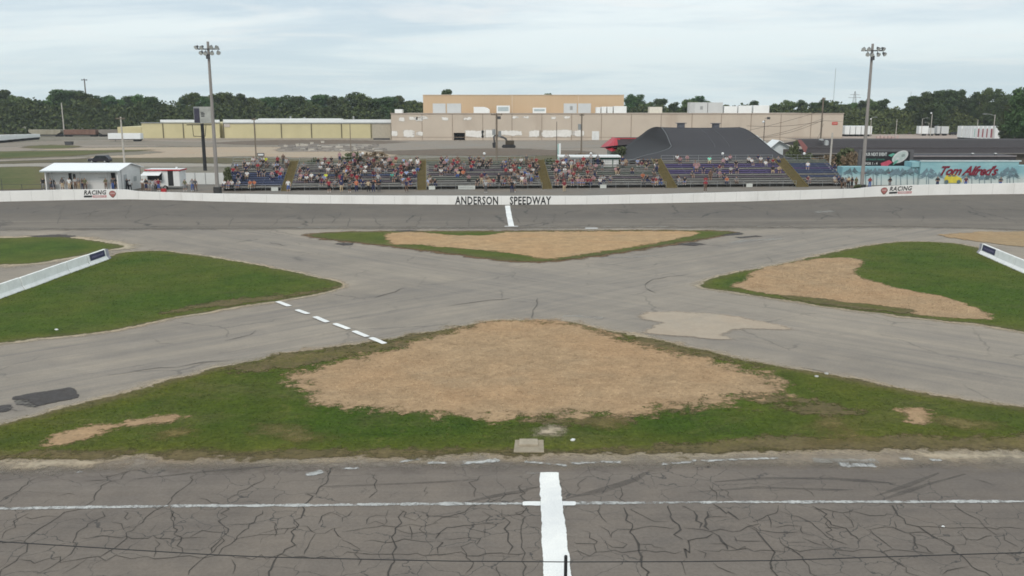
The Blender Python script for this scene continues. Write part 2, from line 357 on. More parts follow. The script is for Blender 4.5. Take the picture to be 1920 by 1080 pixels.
sheet('dirt', [(728,438),(790,437),(850,442),(910,442),(960,436),(1100,435),(1250,434),(1312,438),(1240,455),(1160,468),(1080,480),(1030,487),(985,480),(930,472),(850,466),(780,459),(735,458)], .058, m_dirt('straw_dirt', c8(178,151,117), spot=(.13,.11,.05), soft=.7, rag=1.4, var=.28), amp=.5, cell=.8)
sheet('dirt', [(1372,537),(1395,527),(1420,508),(1470,496),(1560,484),(1618,489),(1600,512),(1640,530),(1700,545),(1760,556),(1815,573),(1850,588),(1862,598),(1790,598),(1700,588),(1600,572),(1500,560),(1430,550)], .058, dirt, amp=.35, cell=.6)
sheet('grass', [(1470,556),(1540,562),(1640,573),(1720,584),(1690,589),(1600,578),(1500,566)], .066, grass, amp=.4, cell=.5, kind='stuff', label='thin weedy strip of grass at the foot of the right bare tongue')
sheet('dirt', [(1765,441),(1830,436),(1920,434),(2100,434),(2100,462),(1960,464),(1880,460),(1830,453),(1790,447)], .05, m_dirt('straw_dirt_far', c8(164,143,113), spot=(.13,.12,.05)), amp=.6, cell=1)
sheet('dirt', [(1690,846),(1780,850),(1900,849),(1900,858),(1800,862),(1720,858)], .04, dust, amp=.35, cell=.4)
sheet('dirt', [(20,868),(90,864),(170,864),(175,872),(90,876),(30,878)], .04, dust, amp=.3, cell=.4)
for pl in ([(480,812),(520,806),(560,812),(610,826),(560,826),(510,820)], [(320,812),(345,808),(352,815),(330,818)], [(1120,796),(1145,792),(1150,798),(1130,801)], [(1540,800),(1560,790),(1580,796),(1600,812),(1640,826),(1600,826),(1540,832),(1560,818),(1580,808)], [(1760,785),(1800,790),(1860,800),(1830,802),(1780,794)]):
    sheet('thin_grass_patch', pl, .06, m_dirt('thin_grass', c8(126,116,76), var=.3, soft=1.6) if 'thin_grass' not in bpy.data.materials else bpy.data.materials['thin_grass'], amp=.5, cell=.4)
conc = m_dirt('worn_concrete', c8(172,159,143), var=.08, soft=1.2, rag=1.5, gc=.3)
sheet('worn_concrete_patch', [(1198,592),(1215,585),(1260,585),(1330,588),(1390,595),(1440,606),(1490,618),(1440,618.5),(1385,617),(1362,626),(1352,628),(1376,637),(1340,637),(1290,632),(1240,629),(1205,624),(1225,613),(1240,606),(1210,600)], .03, conc, amp=.22, cell=.35, smooth=False)
tar = m_dirt('fresh_tar', c8(84,82,82), var=.12, soft=.3)
for pl, a, cc in (([(22,746),(70,737),(130,727),(142,733),(149,742),(144,747),(95,757),(60,766),(30,760)], .1, .25), ([(-10,764),(18,758),(30,766),(10,772),(-12,774)], .2, .25), ([(1268,458),(1300,455),(1324,458),(1300,462)], .25, .5), ([(1345,441),(1385,436),(1400,439),(1360,443)], .3, .6),
        ([(725,434),(760,431.5),(790,433),(760,436)], .4, .6), ([(50,443),(100,440),(150,443),(130,446),(70,446)], .3, .6), ([(620,457),(660,456),(670,460),(640,461)], .3, .6), ([(1380,445),(1420,442),(1430,444),(1390,447)],.3,.5)):
    sheet('tar_patch', pl, .034, tar, amp=a, cell=cc, smooth=False)
paint = asphalt('white_road_paint', (.80,.81,.80), blotch=.05, soft=.3, grain=20); paint_worn = None
s = NT('worn_white_paint'); al, a = edge_alpha(s, .5, 2.0)
wear = s.rng(s.noise(s.pos((1,1,1)), 4.5, 7, .8), .33, .52); c = s.mix(s.rng(s.noise(s.pos(), 1.2, 6, .7), .3, .7), (.30,.30,.29), (.60,.60,.58))
paint_worn = s.finish(c, .9, 0, .2, s.math('MULTIPLY', al, wear))
s = NT('faint_white_paint'); al, a = edge_alpha(s, .8, 1.0)
faint_paint = s.finish((.42,.41,.38), .9, 0, .2, s.math('MULTIPLY', al, s.rng(s.noise(s.pos(), 1.1, 7, .75), .35, .7, .05, .75)))
def strip(name, pts, wd, off, mat, amp=.05, cell=None, kind='structure'):
    P = [Vector(G(*p)[:2]) for p in pts]; L = []; Rr = []
    for i, p in enumerate(P):
        d = (P[min(i+1, len(P)-1)] - P[max(i-1, 0)]).normalized(); n = Vector((-d.y, d.x)) * wd / 2
        L.append(tuple(p + n)); Rr.append(tuple(p - n))
    return sheet(name, L + Rr[::-1], off, mat, amp=amp, cell=cell or wd/3, world=True, smooth=False)
def quad(name, pts, off, mat, amp=.03, cell=.1): return sheet(name, pts, off, mat, amp=amp, cell=cell, smooth=False)
o = quad('start_finish_line', [(1012,888),(1047,888),(1072,1085),(1084,1160),(1030,1160),(1020,1085)], .05, paint, .035, .12)
o['label'] = 'wide fresh white start line across the near track'
quad('start_line_cross_mark', [(980,942.5),(1016,942.5),(1016,950),(980,950)], .047, paint, .02, .1)
quad('start_line_cross_mark', [(1050,942),(1080,942.5),(1080,950),(1051,950)], .047, paint, .02, .1)
quad('start_line_cross_mark', [(982,887.5),(1012,887.5),(1012,891),(982,891)], .047, faint_paint, .06, .1)
strip('lane_line', [(-300,958),(0,955.5),(300,951),(580,949),(840,946.5),(1020,946),(1200,944.5),(1500,943),(1920,942),(2300,941)], .19, .04, paint_worn, .05, .14)
for a, b in (((520,566.5),(543,575.5)),((556,582),(578,590)),((590,595),(614,605.5)),((627,608),(654,618.5)),((663,622),(689,633)),((695,634.5),(722,646))):
    strip('lane_dash', [a, b], .36, .06, paint, .02, .15)
strip('back_start_line', [(951.5,386),(954.5,405),(959,425)], .62, .05, paint, .02, .3)
strip('back_line_cross_mark', [(946,425),(972,425)], .3, .055, paint, .02, .15)
strip('back_white_dash', [(1097,428.6),(1121,428.6)], .55, .05, paint, .03, .2)
strip('back_lane_line', [(-200,436),(0,430.5),(300,428),(600,427),(950,426),(1200,425.5),(1400,425),(1600,427)], .16, .04, faint_paint, .08, .25)
for pts, wd in (([(640,880),(670,880)],.12), ([(750,868),(770,864),(787,862)],.14), ([(805,869.5),(838,869.5)],.13), ([(868,870),(905,868),(935,864)],.3), ([(985,868),(1030,871),(1060,874)],.16), ([(1070,871),(1130,868),(1165,868)],.14),
        ([(1298,866),(1340,865),(1390,863),(1460,861)],.2), ([(1525,865),(1570,866),(1620,868),(1645,868)],.5), ([(1575,873),(1640,874)],.35), ([(1690,862),(1712,863)],.22), ([(480,856),(540,858)],.15), ([(575,893),(605,886)],.3), ([(1745,864),(1765,865)],.15), ([(140,887),(165,886)],.1), ([(1240,872),(1300,868)],.12)):
    strip('faded_paint_scuff', pts, wd, .044, paint_worn if wd < .4 else faint_paint, .08, .12)
for pts, wd in (([(1370,455),(1400,451),(1470,448)],.8), ([(1130,484),(1230,480)],.5), ([(460,470),(485,470)],.6), ([(1530,398),(1560,396)],.7), ([(1060,592),(1130,597)],.35)):
    strip('faded_paint_scuff', pts, wd, .026, faint_paint, .3, .3)
# cracks in the near track, traced one by one
cr = []
def crop(x0, lines, wd=1.0):
    for l in lines: cr.append(([(x0 + x*640/1819, 700 + y*380/1080) for x, y in l], wd))
crop(0, [[(0,690),(95,630),(150,580),(200,560)],[(140,890),(210,830),(320,770),(420,730),(500,680),(540,620),(600,575),(700,520)],[(10,885),(20,860),(90,790),(170,740)],[(-60,1130),(0,1075),(100,1000),(145,955),(135,905),(140,890)],
 [(345,990),(400,945),(405,880),(430,840),(560,765),(545,740)],[(200,1075),(345,990)],[(535,985),(610,940),(680,885),(720,820),(650,830),(640,805),(590,795)],[(720,820),(770,770),(820,735),(885,705),(950,640),(1020,590),(1050,540)],
 [(820,985),(825,890)],[(945,985),(975,960),(965,880),(935,860),(950,840),(925,790),(915,735)],[(1000,1075),(1090,985),(1130,960),(1180,880),(1215,850),(1215,830),(1170,790),(1215,730),(1190,710),(1060,670)],[(1145,980),(1260,890),(1330,810),(1400,735)],
 [(110,998),(800,988),(1300,985),(1819,978)],[(130,770),(320,770)],[(420,885),(640,878),(900,885),(1100,880)],[(1025,875),(1080,845),(1215,845)],[(1215,820),(1330,808),(1400,800)],[(1250,890),(1350,870),(1460,865),(1580,825),(1380,860)],
 [(1430,790),(1465,805),(1465,875)],[(1620,970),(1650,900),(1680,860),(1819,825)],[(1690,810),(1710,765),(1760,740),(1819,770)],[(1780,830),(1800,870),(1819,880)],[(1590,820),(1640,820),(1680,855)],[(1210,680),(1400,575),(1400,535)],[(660,740),(670,790),(700,770)],
 [(560,575),(450,580)],[(380,610),(420,605)],[(300,660),(400,650)],[(110,770),(60,800)],[(0,900),(140,905)],[(800,850),(830,815)],[(1050,810),(1065,830)],[(470,998),(400,1040),(330,1075)],[(520,570),(640,540),(700,520)],[(1245,1000),(1240,1075)]])
crop(0, [[(1430,1120),(1460,1010),(1520,940),(1580,830),(1620,730),(1640,690),(1700,610),(1750,570),(1760,510),(1800,500)],[(915,740),(930,790)],[(1180,880),(1130,960)]], 1.8)
crop(640, [[(0,800),(30,760),(60,735)],[(140,810),(140,770),(240,765),(250,730)],[(240,765),(230,810),(140,810)],[(0,850),(120,830),(220,815),(290,825),(370,810),(520,805)],[(0,890),(40,915),(70,970),(100,1000),(90,1030)],[(290,830),(380,860),(520,860),(500,890)],
 [(500,880),(520,850),(560,820),(650,815),(830,810),(880,790)],[(380,890),(380,860),(360,820)],[(440,860),(430,820)],[(500,900),(380,895),(120,900)],[(430,740),(460,760),(460,790)],[(460,760),(560,765),(620,770),(600,750)],[(490,800),(560,770),(740,705),(860,665),(1050,610)],
 [(660,820),(690,840),(770,850),(765,815)],[(770,850),(765,880)],[(540,885),(740,885),(640,930),(665,965),(700,1010),(690,1040),(660,1075)],[(560,930),(640,928)],[(860,730),(860,765),(920,760),(990,720)],[(740,800),(790,765),(750,740)],[(970,590),(970,800),(965,900),(980,960),(980,1120)],
 [(735,550),(705,610),(710,665)],[(180,540),(185,630),(145,670)],[(445,660),(455,610)],[(860,970),(870,1000)],[(820,1110),(830,1035)],[(0,975),(500,972),(970,965)],[(1200,740),(1250,740)],[(1190,820),(1250,815)],[(1280,840),(1330,880),(1370,900),(1350,915),(1240,905)],[(1350,915),(1360,960)],
 [(1230,960),(1640,955),(1819,952)],[(1380,720),(1390,770),(1415,800)],[(1370,815),(1420,840),(1440,880)],[(1400,905),(1440,930),(1500,935),(1520,915),(1450,890)],[(1550,725),(1600,760),(1670,800),(1740,795)],[(1440,880),(1470,830),(1550,835),(1650,820),(1780,830)],[(1580,920),(1730,940)],[(1480,600),(1500,690)],[(1250,640),(1310,560)],[(980,750),(1060,745)],[(985,830),(1070,840)],[(985,930),(1060,935)],[(310,735),(340,770),(430,760)]])
crop(640, [[(240,1120),(275,960),(300,930),(265,880),(290,830),(320,800),(310,770),(335,735)],[(860,765),(890,800),(870,830),(900,860),(890,900),(910,930),(890,965)],[(520,965),(540,905),(510,900)]], 1.8)
crop(640, [[(1510,720),(1550,830),(1580,930),(1600,980),(1640,1110)],[(1740,710),(1750,770),(1790,810),(1780,860),(1819,890)]], 3.0)
crop(1280, [[(130,740),(190,725)],[(130,775),(250,770)],[(0,825),(100,835),(150,850),(260,850),(310,845),(350,820),(440,760),(510,735),(510,705)],[(0,885),(40,905)],[(60,945),(120,960),(115,990)],[(150,915),(230,915),(330,930),(335,945)],[(270,870),(290,895),(435,900)],
 [(340,805),(400,840),(560,855),(620,850)],[(440,760),(470,800),(470,830)],[(470,820),(620,820),(625,840),(640,860),(700,870)],[(510,735),(620,770),(690,800),(740,850),(770,880),(880,920)],[(700,730),(800,740),(910,725)],[(800,740),(810,780)],[(850,750),(880,780),(900,790),(880,830)],
 [(910,740),(990,765),(1150,765)],[(940,820),(960,815)],[(990,840),(1120,940)],[(990,840),(1130,830),(1200,855),(1320,855)],[(1120,790),(1135,830)],[(1230,905),(1340,968)],[(1450,700),(1530,760),(1620,830),(1790,930)],[(1250,825),(1480,825),(1819,835)],
 [(1480,850),(1510,890),(1650,870)],[(1510,890),(1505,920),(1430,920)],[(550,765),(600,770)],[(640,880),(700,910),(760,925)],[(745,900),(800,945)],[(550,910),(660,905)],[(510,880),(580,945),(650,1010),(740,1110)],[(1060,950),(1100,990),(1170,1030),(1300,1100)],[(1390,1078),(1450,1045),(1520,1035)],
 [(15,1000),(15,1078)],[(160,1015),(290,1078)],[(640,600),(700,660)],[(140,600),(180,680)],[(220,620),(270,680)],[(1560,570),(1660,600)],[(120,952),(800,945),(1170,950),(1340,968)],[(770,790),(760,850),(800,900)],[(0,710),(60,740)],[(60,740),(130,740)],[(1700,960),(1819,1000)],[(750,830),(870,830)]])
crop(1280, [[(60,740),(70,790),(90,830)],[(130,740),(120,820),(140,840)],[(160,705),(280,770),(300,785)],[(20,990),(40,900),(60,880),(160,860)],[(150,850),(215,900),(240,945)]], 3.4)
crop(1280, [[(350,820),(410,860),(440,900),(480,945),(490,960),(485,1110)],[(690,710),(760,770),(790,810),(870,830),(945,900)],[(1100,705),(1150,760),(1250,825),(1320,860),(1480,970),(1530,1030),(1660,1100)],[(1200,855),(1230,905),(1215,945)]], 2.0)
mb = MB(); r2 = random.Random(3)
def ribbon(pts, wd, off, jit=.07, step=.35):
    P = [Vector(G(*p)) for p in pts]; Q = []
    for a, b in zip(P[:-1], P[1:]):
        n = max(1, int((b-a).length/step))
        for k in range(n): Q.append(a.lerp(b, k/n) + Vector((r2.gauss(0, jit), r2.gauss(0, jit), 0))*(1 if k else .3))
    Q.append(P[-1]); vs = []
    for i, p in enumerate(Q):
        d = (Q[min(i+1, len(Q)-1)] - Q[max(i-1, 0)]); d.z = 0; d.normalize()
        w_ = wd*(.55 + .8*r2.random())/2 * (1 if 0 < i < len(Q)-1 else .3); n = Vector((-d.y, d.x, 0))*w_
        z = Vector((0,0,zg(p.y)+off-p.z)); vs += [p+n+z, p-n+z]
    mb.add(vs, [(2*i, 2*i+1, 2*i+3, 2*i+2) for i in range(len(Q)-1)])
for pts, wd in cr: ribbon(pts, .023*wd**.85 + .005, .034, .09, .25)
crackm = pmat('crack_dark', c8(73,69,65), .95, .2, 2)
tag(mb.build('track_crack_network', crackm), kind='structure')
mb = MB()      # finer cracks in the infield and the far straight
fine = [[(1005,603),(1000,590),(1005,575),(1008,560)],[(1210,540),(1215,530),(1225,524),(1290,515)],[(1210,540),(1230,550)],[(330,690),(380,680),(440,676)],[(120,385),(112,400),(108,420)],[(245,385),(242,395),(236,410)],[(380,405),(378,412)],[(435,408),(430,425)],[(540,406),(520,412),(508,425)],[(640,398),(628,412),(622,420)],
 [(590,405),(583,420)],[(655,408),(652,425)],[(700,405),(712,424)],[(790,405),(780,425)],[(840,408),(838,424)],[(880,408),(878,425)],[(965,406),(975,420)],[(1040,400),(1038,420)],[(1010,404),(1003,418)],[(590,398),(600,392)],[(1660,380),(1680,400),(1690,410)],[(1560,392),(1580,410)],[(1740,385),(1760,400)],[(190,400),(250,396)],[(160,410),(180,392)],
 [(0,770),(16,765),(30,772),(50,770)],[(280,470),(300,464)],[(505,455),(540,462)],[(340,486),(390,478)],[(200,705),(300,690),(330,690)],[(840,575),(900,566),(960,560)],[(900,640),(880,620)],[(1500,690),(1560,702)],[(700,560),(760,540)],[(420,640),(470,628),(480,620)]]
for l in fine: ribbon(l, .07 if l[0][1] > 460 else .13, .036, .1, .8)
s = NT('fine_crack'); c = s.mix(s.rng(s.noise(s.pos(), .3, 3), .3, .7), c8(92,88,84), c8(112,108,102))
tag(mb.build('fine_crack_network', s.finish(c, .95, 0, .1)), kind='structure')
s = NT('rubber_mark'); al = s.rng(s.noise(s.pos(), 1.0, 5, .7), .3, .8, .1, .5); rub = s.finish(c8(84,80,78), .9, 0, .2, al)
mb = MB()
for l, wd in (([(640+1200*.352,700+670*.352),(640+1400*.352,700+625*.352),(640+1560*.352,700+570*.352),(640+1650*.352,700+520*.352)],.3),([(1640,932),(1700,912),(1760,888)],.28),([(1655,938),(1740,910),(1810,890)],.22),([(1340,905),(1430,898),(1560,899),(1680,908)],.2),
     ([(850,948),(930,931),(1012,914)],.22),([(250,900),(400,884),(520,874)],.2),([(600,914),(760,908),(900,900)],.14),([(1290,925),(1420,915),(1600,920)],.16)):
    ribbon(l, wd, .031, .02, 1.0)
tag(mb.build('rubber_skid_marks', rub), kind='structure')

olv = m_grass('worn_turf', (.085,.095,.022), (.115,.112,.030), (.15,.125,.045), (.22,.18,.085), .6)
for pl, a_ in (([(-100,852),(200,848),(600,848),(960,843),(1030,847),(1200,840),(1380,829),(1600,820),(1920,818),(2100,820),(2100,843),(1700,843),(1540,845),(1200,851),(960,854),(600,859),(200,857),(-100,862)], .5), ([(440,686),(560,662),(660,650),(760,634),(850,618),(900,608),(905,612),(850,624),(740,652),(640,672),(560,690),(470,700)], .8),
        ([(1120,622),(1240,645),(1400,680),(1420,690),(1300,668),(1180,642)], .6), ([(330,588),(430,574),(520,562),(600,547),(636,538),(600,544),(500,556),(400,568),(300,588)], .7), ([(1400,742),(1480,752),(1600,770),(1560,780),(1440,764)], 1.0), ([(900,790),(1000,786),(1150,784),(1300,770),(1240,782),(1050,796)], .8)):
    sheet('worn_turf', pl, .052, olv, amp=a_, cell=.5, kind='stuff', label='dry yellowish worn grass along the edge of a green island')
# standing blades over the three near lawns: they roughen the turf and stray into the bare ground
def turf(name, poly_px, dirts, n, hgt, mat, seed, label):
    g = np.random.default_rng(seed); poly = spline([tuple(G(*p)[:2]) for p in poly_px]); A = np.array(poly); lo, hi = A.min(0), A.max(0)
    P = g.uniform(lo, hi, (int(n*2.2), 2)); P = P[(P[:,1] < 96) & (np.abs(P[:,0]) < P[:,1]*.72+4)]; sd = signed(poly, P); dd = np.full(len(P), -9.)
    for d in dirts: dd = np.maximum(dd, signed(spline([tuple(G(*p)[:2]) for p in d]), P))
    keep = (sd > -.25 + .3*g.random(len(P))) & ((dd < .5*g.normal(size=len(P))) | (g.random(len(P)) < .0015)); P = P[keep][:n]; sd = sd[keep][:n]; k = len(P)
    h = hgt*g.uniform(.2, .75, k)*(1-.4*np.clip(1-np.abs(sd), 0, 1)); w_ = hgt*g.uniform(.3, .8, k); a = g.uniform(0, np.pi, k); ca, sa = np.cos(a)*w_, np.sin(a)*w_; lx, ly = g.normal(0, hgt*.95, k), g.normal(0, hgt*.95, k)
    z = np.array([zg(y) for y in P[:,1]]) + .045
    V = np.stack([np.column_stack([P[:,0]-ca, P[:,1]-sa, z]), np.column_stack([P[:,0]+ca, P[:,1]+sa, z]), np.column_stack([P[:,0]+lx, P[:,1]+ly, z+h])], 1).reshape(-1, 3)
    Fc = np.arange(3*k).reshape(-1, 3); me = bpy.data.meshes.new(name); me.from_pydata(V.tolist(), [], Fc.tolist()); at_ = me.attributes.new('sd', 'FLOAT', 'POINT'); at_.data.foreach_set('value', np.repeat(sd/.26, 3).astype(np.float32)); me.materials.append(mat)
    o = bpy.data.objects.new(name, me); COL.objects.link(o); tag(o, label, None, None, 'stuff')
bl1 = m_grass('grass_blades', (.042,.086,.008), (.070,.122,.012), (.122,.132,.022), (.24,.20,.08), .5, worn=(.165,.14,.06), blade=True); bl2 = m_grass('grass_blades_bright', (.046,.096,.008), (.072,.128,.014), (.112,.134,.024), (.19,.18,.06), .2, worn=(.14,.138,.045), blade=True)
DX = [[(92,836),(110,817),(170,803),(220,795),(280,786),(336,780),(338,786),(280,797),(230,803),(190,814),(165,824),(130,832)], [(1697,772),(1720,769),(1740,776),(1743,793),(1712,796),(1704,784)]]
turf('turf_blades', G1, [D1]+DX, 52000, .05, bl1, 1, 'short rough grass standing on the front island')
turf('turf_blades', G2, [], 24000, .055, bl2, 2, 'short rough grass standing on the left wedge')
turf('turf_blades', G5, [[(1372,537),(1395,527),(1420,508),(1470,496),(1560,484),(1618,489),(1600,512),(1640,530),(1700,545),(1760,556),(1815,573),(1850,588),(1862,598),(1790,598),(1700,588),(1600,572),(1500,560),(1430,550)]], 26000, .055, bl2, 3, 'short rough grass standing on the right wedge')

st_m = pmat('dry_straw', c8(196,172,138), .95, .35, 3); st_d = pmat('dark_clod', c8(122,102,80), .95, .3, 3)
D5 = [(1372,537),(1395,527),(1420,508),(1470,496),(1560,484),(1618,489),(1600,512),(1640,530),(1700,545),(1760,556),(1815,573),(1850,588),(1862,598),(1790,598),(1700,588),(1600,572),(1500,560),(1430,550)]
turf('loose_straw', D1, [], 26000, .05, st_m, 11, 'pale dry straw scattered over the front bare patch'); turf('dirt_clods', D1, [], 16000, .055, st_d, 12, 'small dark clods scattered over the front bare patch')
turf('loose_straw', D5, [], 11000, .06, st_m, 13, 'pale dry straw scattered over the right bare tongue'); turf('dirt_clods', D5, [], 7000, .065, st_d, 14, 'small dark clods scattered over the right bare tongue')
# ================================================================ OBJECT MATERIALS
white = pmat('white_paint', (.72,.73,.72), .6, .06, .8, dirt=(.42,.41,.38), dirtamt=.5)
wallm = pmat('white_wall_paint', (.80,.79,.765), .7, .04, .5, dirt=(.56,.53,.49), dirtamt=.4)
galv = pmat('galvanized_metal', (.34,.35,.35), .5, .15, 1.2, .4)
dgrey = pmat('dark_grey_metal', (.07,.07,.075), .6, .2, 2)
black = pmat('black_metal', (.025,.025,.027), .6, .2, 2)
glass = pmat('dark_glass', (.02,.025,.03), .15, .1, 2, 0, .6)
woodp = pmat('weathered_wood', (.20,.165,.13), .9, .3, 3, stretch=(6,6,.5))
concr = pmat('cast_concrete', (.48,.48,.46), .9, .12, 1.5, dirt=(.25,.24,.22), dirtamt=.5)
concw = pmat('painted_concrete', (.86,.86,.84), .8, .08, 1.2, dirt=(.55,.53,.49), dirtamt=.5)
red = pmat('red_paint', (.42,.03,.035), .5, .12, 2)
rubber = pmat('tyre_rubber', (.02,.02,.02), .85, .2, 4)
ink = pmat('black_lettering', (.03,.03,.032), .7, .25, 4)
inkr = pmat('red_lettering', (.42,.06,.06), .7, .2, 3)
navy = pmat('navy_vinyl', (.028,.03,.085), .5, .2, 2)
lens = pmat('lamp_glass', (.62,.64,.62), .25, .05, 2, 0, .6)
# ================================================================ PERIMETER WALL (far side)
def lerp(tab, x):
    if x <= tab[0][0]: return tab[0][1]
    for (a, u), (b, v) in zip(tab[:-1], tab[1:]):
        if x <= b: return u + (v-u)*(x-a)/(b-a)
    return tab[-1][1]
WB = [(-700,402),(-400,388),(-150,382),(0,378.5),(130,375.5),(240,374),(320,375.5),(400,378),(560,381.5),(700,383),(950,384.3),(1100,383.5),(1250,381),(1400,378),(1550,373),(1640,369),(1750,366),(1830,364.7),(1920,364),(2050,362),(2300,362),(2700,366)]
WT = [(-700,376),(-400,366),(-150,361),(0,358.7),(130,355.6),(235,355),(262,359),(300,360.3),(400,363),(560,365.6),(700,367),(950,367.6),(1100,367.3),(1250,364),(1400,359.7),(1550,355.5),(1600,354.3),(1635,350),(1700,347.3),(1760,346),(1920,343),(2050,341),(2300,340),(2700,342)]
def wall_pt(px, fr, off=0.):
    b = G(px, lerp(WB, px)); top = at(px, lerp(WT, px), b.y)
    n = (Vector((0,0,0)) - Vector((b.x, b.y, 0))).normalized()
    return Vector((b.x, b.y, b.z + (top.z-b.z)*fr)) + n*off
mb = MB(); pxs = list(range(-700, 2701, 20)); n = len(pxs)
vs = []
for p in pxs:
    for fr, off in ((-.25, 0.), (1., 0.), (1., -.35), (-.25, -.35)): vs.append(wall_pt(p, fr, off))
mb.add(vs, [(4*i+k, 4*i+4+k, 4*i+4+(k+1)%4, 4*i+(k+1)%4) for i in range(n-1) for k in range(4)])
wall = tag(mb.build('perimeter_wall', wallm, smooth=False), 'long white concrete track wall with the speedway name painted on it', 'wall')
mb = MB()
for i, p in enumerate(range(-660, 2700, 40)):
    a, b = wall_pt(p, .02, .012), wall_pt(p+.35, .02, .012); c, d = wall_pt(p+.35, .98, .012), wall_pt(p, .98, .012); mb.add([a,b,c,d], [(0,1,2,3)])
mb.build('wall_joint', pmat('joint_grey', (.45,.45,.43), .9), wall)
mb = MB(); fn = lambda u0, u1, v0, v1: (lambda u, v: wall_pt(u0+(u1-u0)*u, v0+(v1-v0)*v, .02))
put_text(mb, 'ANDERSON', fn(853.5,934,.02,.96), bold=.024, space=1.08)
put_text(mb, 'SPEEDWAY', fn(956,1033.5,.02,.96), bold=.024, space=1.08)
mb.build('wall_lettering', ink, wall)
for x0, badge in ((158.5, 212), (1667, 1657)):
    mb = MB(); bx = x0 + 42
    k = (bx - x0)
    put_text(mb, 'RACING', fn(x0, bx, .50, .93), bold=.028, shear=.22, space=1.12)
    mb.add([wall_pt(x0-.5, .36, .02), wall_pt(x0-.5, .25, .02), wall_pt(x0+k*.33, .25, .02), wall_pt(x0+k*.36, .36, .02), wall_pt(x0+k*.36,.43,.02), wall_pt(x0-.2,.43,.02)], [(0,1,2,3,4,5)])
    a = x0+k*.38; mb.add([wall_pt(a, .43, .02), wall_pt(a, .23, .02), wall_pt(bx-.5, .23, .02), wall_pt(bx, .43, .02)], [(0,1,2,3)], 1)
    put_text(mb, 'AMERICA', lambda u, v: wall_pt(a+1+(bx-a-2.5)*u, .27+.12*v, .03), 2, bold=.02)
    mb.build('racing_lettering', [ink, pmat('faded_red', (.50,.17,.17), .7), white], wall)
    mb = MB(); pts = []
    for t in range(24):
        an = 2*math.pi*t/24; r = 1 if math.sin(an) > -.2 else .9; ux = math.cos(an)*(1 if math.sin(an) > 0 else 1-.45*abs(math.sin(an))); uy = math.sin(an)*(.82 if math.sin(an) > 0 else 1.0)
        pts.append((ux, uy))
    mb.add([wall_pt(badge+6.6*x, .57+.38*y, .02) for x, y in pts], [tuple(range(24))], 0)
    mb.add([wall_pt(badge+5.6*x, .60+.31*y, .03) for x, y in pts], [tuple(range(24))], 1)
    mb.add([wall_pt(badge+4.4*x, .62+.07*y, .04) for x, y in ((-1,-1),(1,-1),(1,1),(-1,1))], [(0,1,2,3)], 2)
    mb.build('shield_badge', [pmat('badge_brown', (.16,.09,.07), .7), pmat('badge_red', (.38,.13,.12), .7), pmat('badge_pale', (.5,.34,.32), .7)], wall)
# ================================================================ JERSEY BARRIERS
def barrier_run(p0, p1, count, side, h=.95):
    a, b = Vector(G(*p0)), Vector(G(*p1)); d = (b-a); L = d.length/count; d.normalize(); n = Vector((d.y, -d.x, 0))
    if n.x * a.x > 0: n = -n
    prof = [(.0,0),(.0,.10),(.17,.32),(.26,h),(.44,h),(.53,.32),(.70,.10),(.70,0)]   # across (0 = camera side)
    for i in range(count):
        s0 = a + d*(L*i + .03); s1 = a + d*(L*(i+1) - .03); mb = MB(); vs = []
        nn = len(prof); jit = rnd.uniform(-.05, .05)
        for s_ in (s0, s1):
            for x, z in prof: vs.append(s_ - n*(x+jit) + Vector((0,0,z)))
        mb.add(vs, [(k, (k+1)%nn, nn+(k+1)%nn, nn+k) for k in range(nn)] + [tuple(range(nn))[::-1], tuple(range(nn, 2*nn))])
        last = (i == count-1)
        nm = ['first','second','third','fourth','fifth','sixth','seventh'][i] if not last else 'end'
        lab = ('white concrete barrier carrying the navy banner, at the end of the %s run' % side) if last else ('white concrete barrier block in the %s run, %s one counting back from the navy banner' % (side, ['','','third','fourth','fifth','sixth','seventh'][count-i-1+1] if count-i < 7 else 'seventh'))
        if count-i == 2: lab = 'white concrete barrier block right next to the bannered one, %s run' % side
        e = empty('concrete_barrier', tuple(s0), lab, 'barrier', 'white concrete barriers, %s run' % side)
        mb.v = [tuple(Vector(v)-s0) for v in mb.v]; mb.build('barrier_body', concw, e, bevel=.02)
        for q in (.25, .75):
            mf = MB(); c_ = (s1-s0)*q - n*.02; mf.box(c_.x-.25, c_.x+.25, c_.y-.1, c_.y-.03, .0, .075); mf.build('drain_slot', dgrey, e)
        if last:
            # banner on the sloped upper face
            def bp(u, v, o_=.012):
                p = s0 + (s1-s0)*(.10+.82*u); x = .17+.09*v; z = .32+(h-.32)*v
                return p - n*(x+jit-o_) + Vector((0,0,z)) - s0
            mm = MB(); mm.add([bp(0,.1), bp(1,.1), bp(1,.92), bp(0,.92)], [(0,1,2,3)]); bn = mm.build('banner', navy, e)
            m3 = MB(); put_text(m3, 'SPEEDWAY' , lambda u, v: bp(.1+.8*u, .38+.25*v, .02), bold=.02); 
            m3.build('banner_lettering', pmat('pale_violet_lettering', (.22,.20,.32), .7), bn)
            m4 = MB(); c0 = (s1-s0) + d*.05
            vs = [c0 - n*(x+jit) + Vector((0,0,z)) for x, z in prof] + [c0 + d*.5 - n*(.05+x*.85+jit) + Vector((0,0,z*.92)) for x, z in prof]
            m4.add(vs, [(k, (k+1)%nn, nn+(k+1)%nn, nn+k) for k in range(nn)] + [tuple(range(nn))[::-1], tuple(range(nn, 2*nn))]); m4.build('end_cushion', pmat('cushion_grey', (.36,.34,.38), .9, .25, 5), e)
barrier_run((-120,606), (204,487), 7, 'left')
barrier_run((2060,575), (1834,476), 6, 'right')
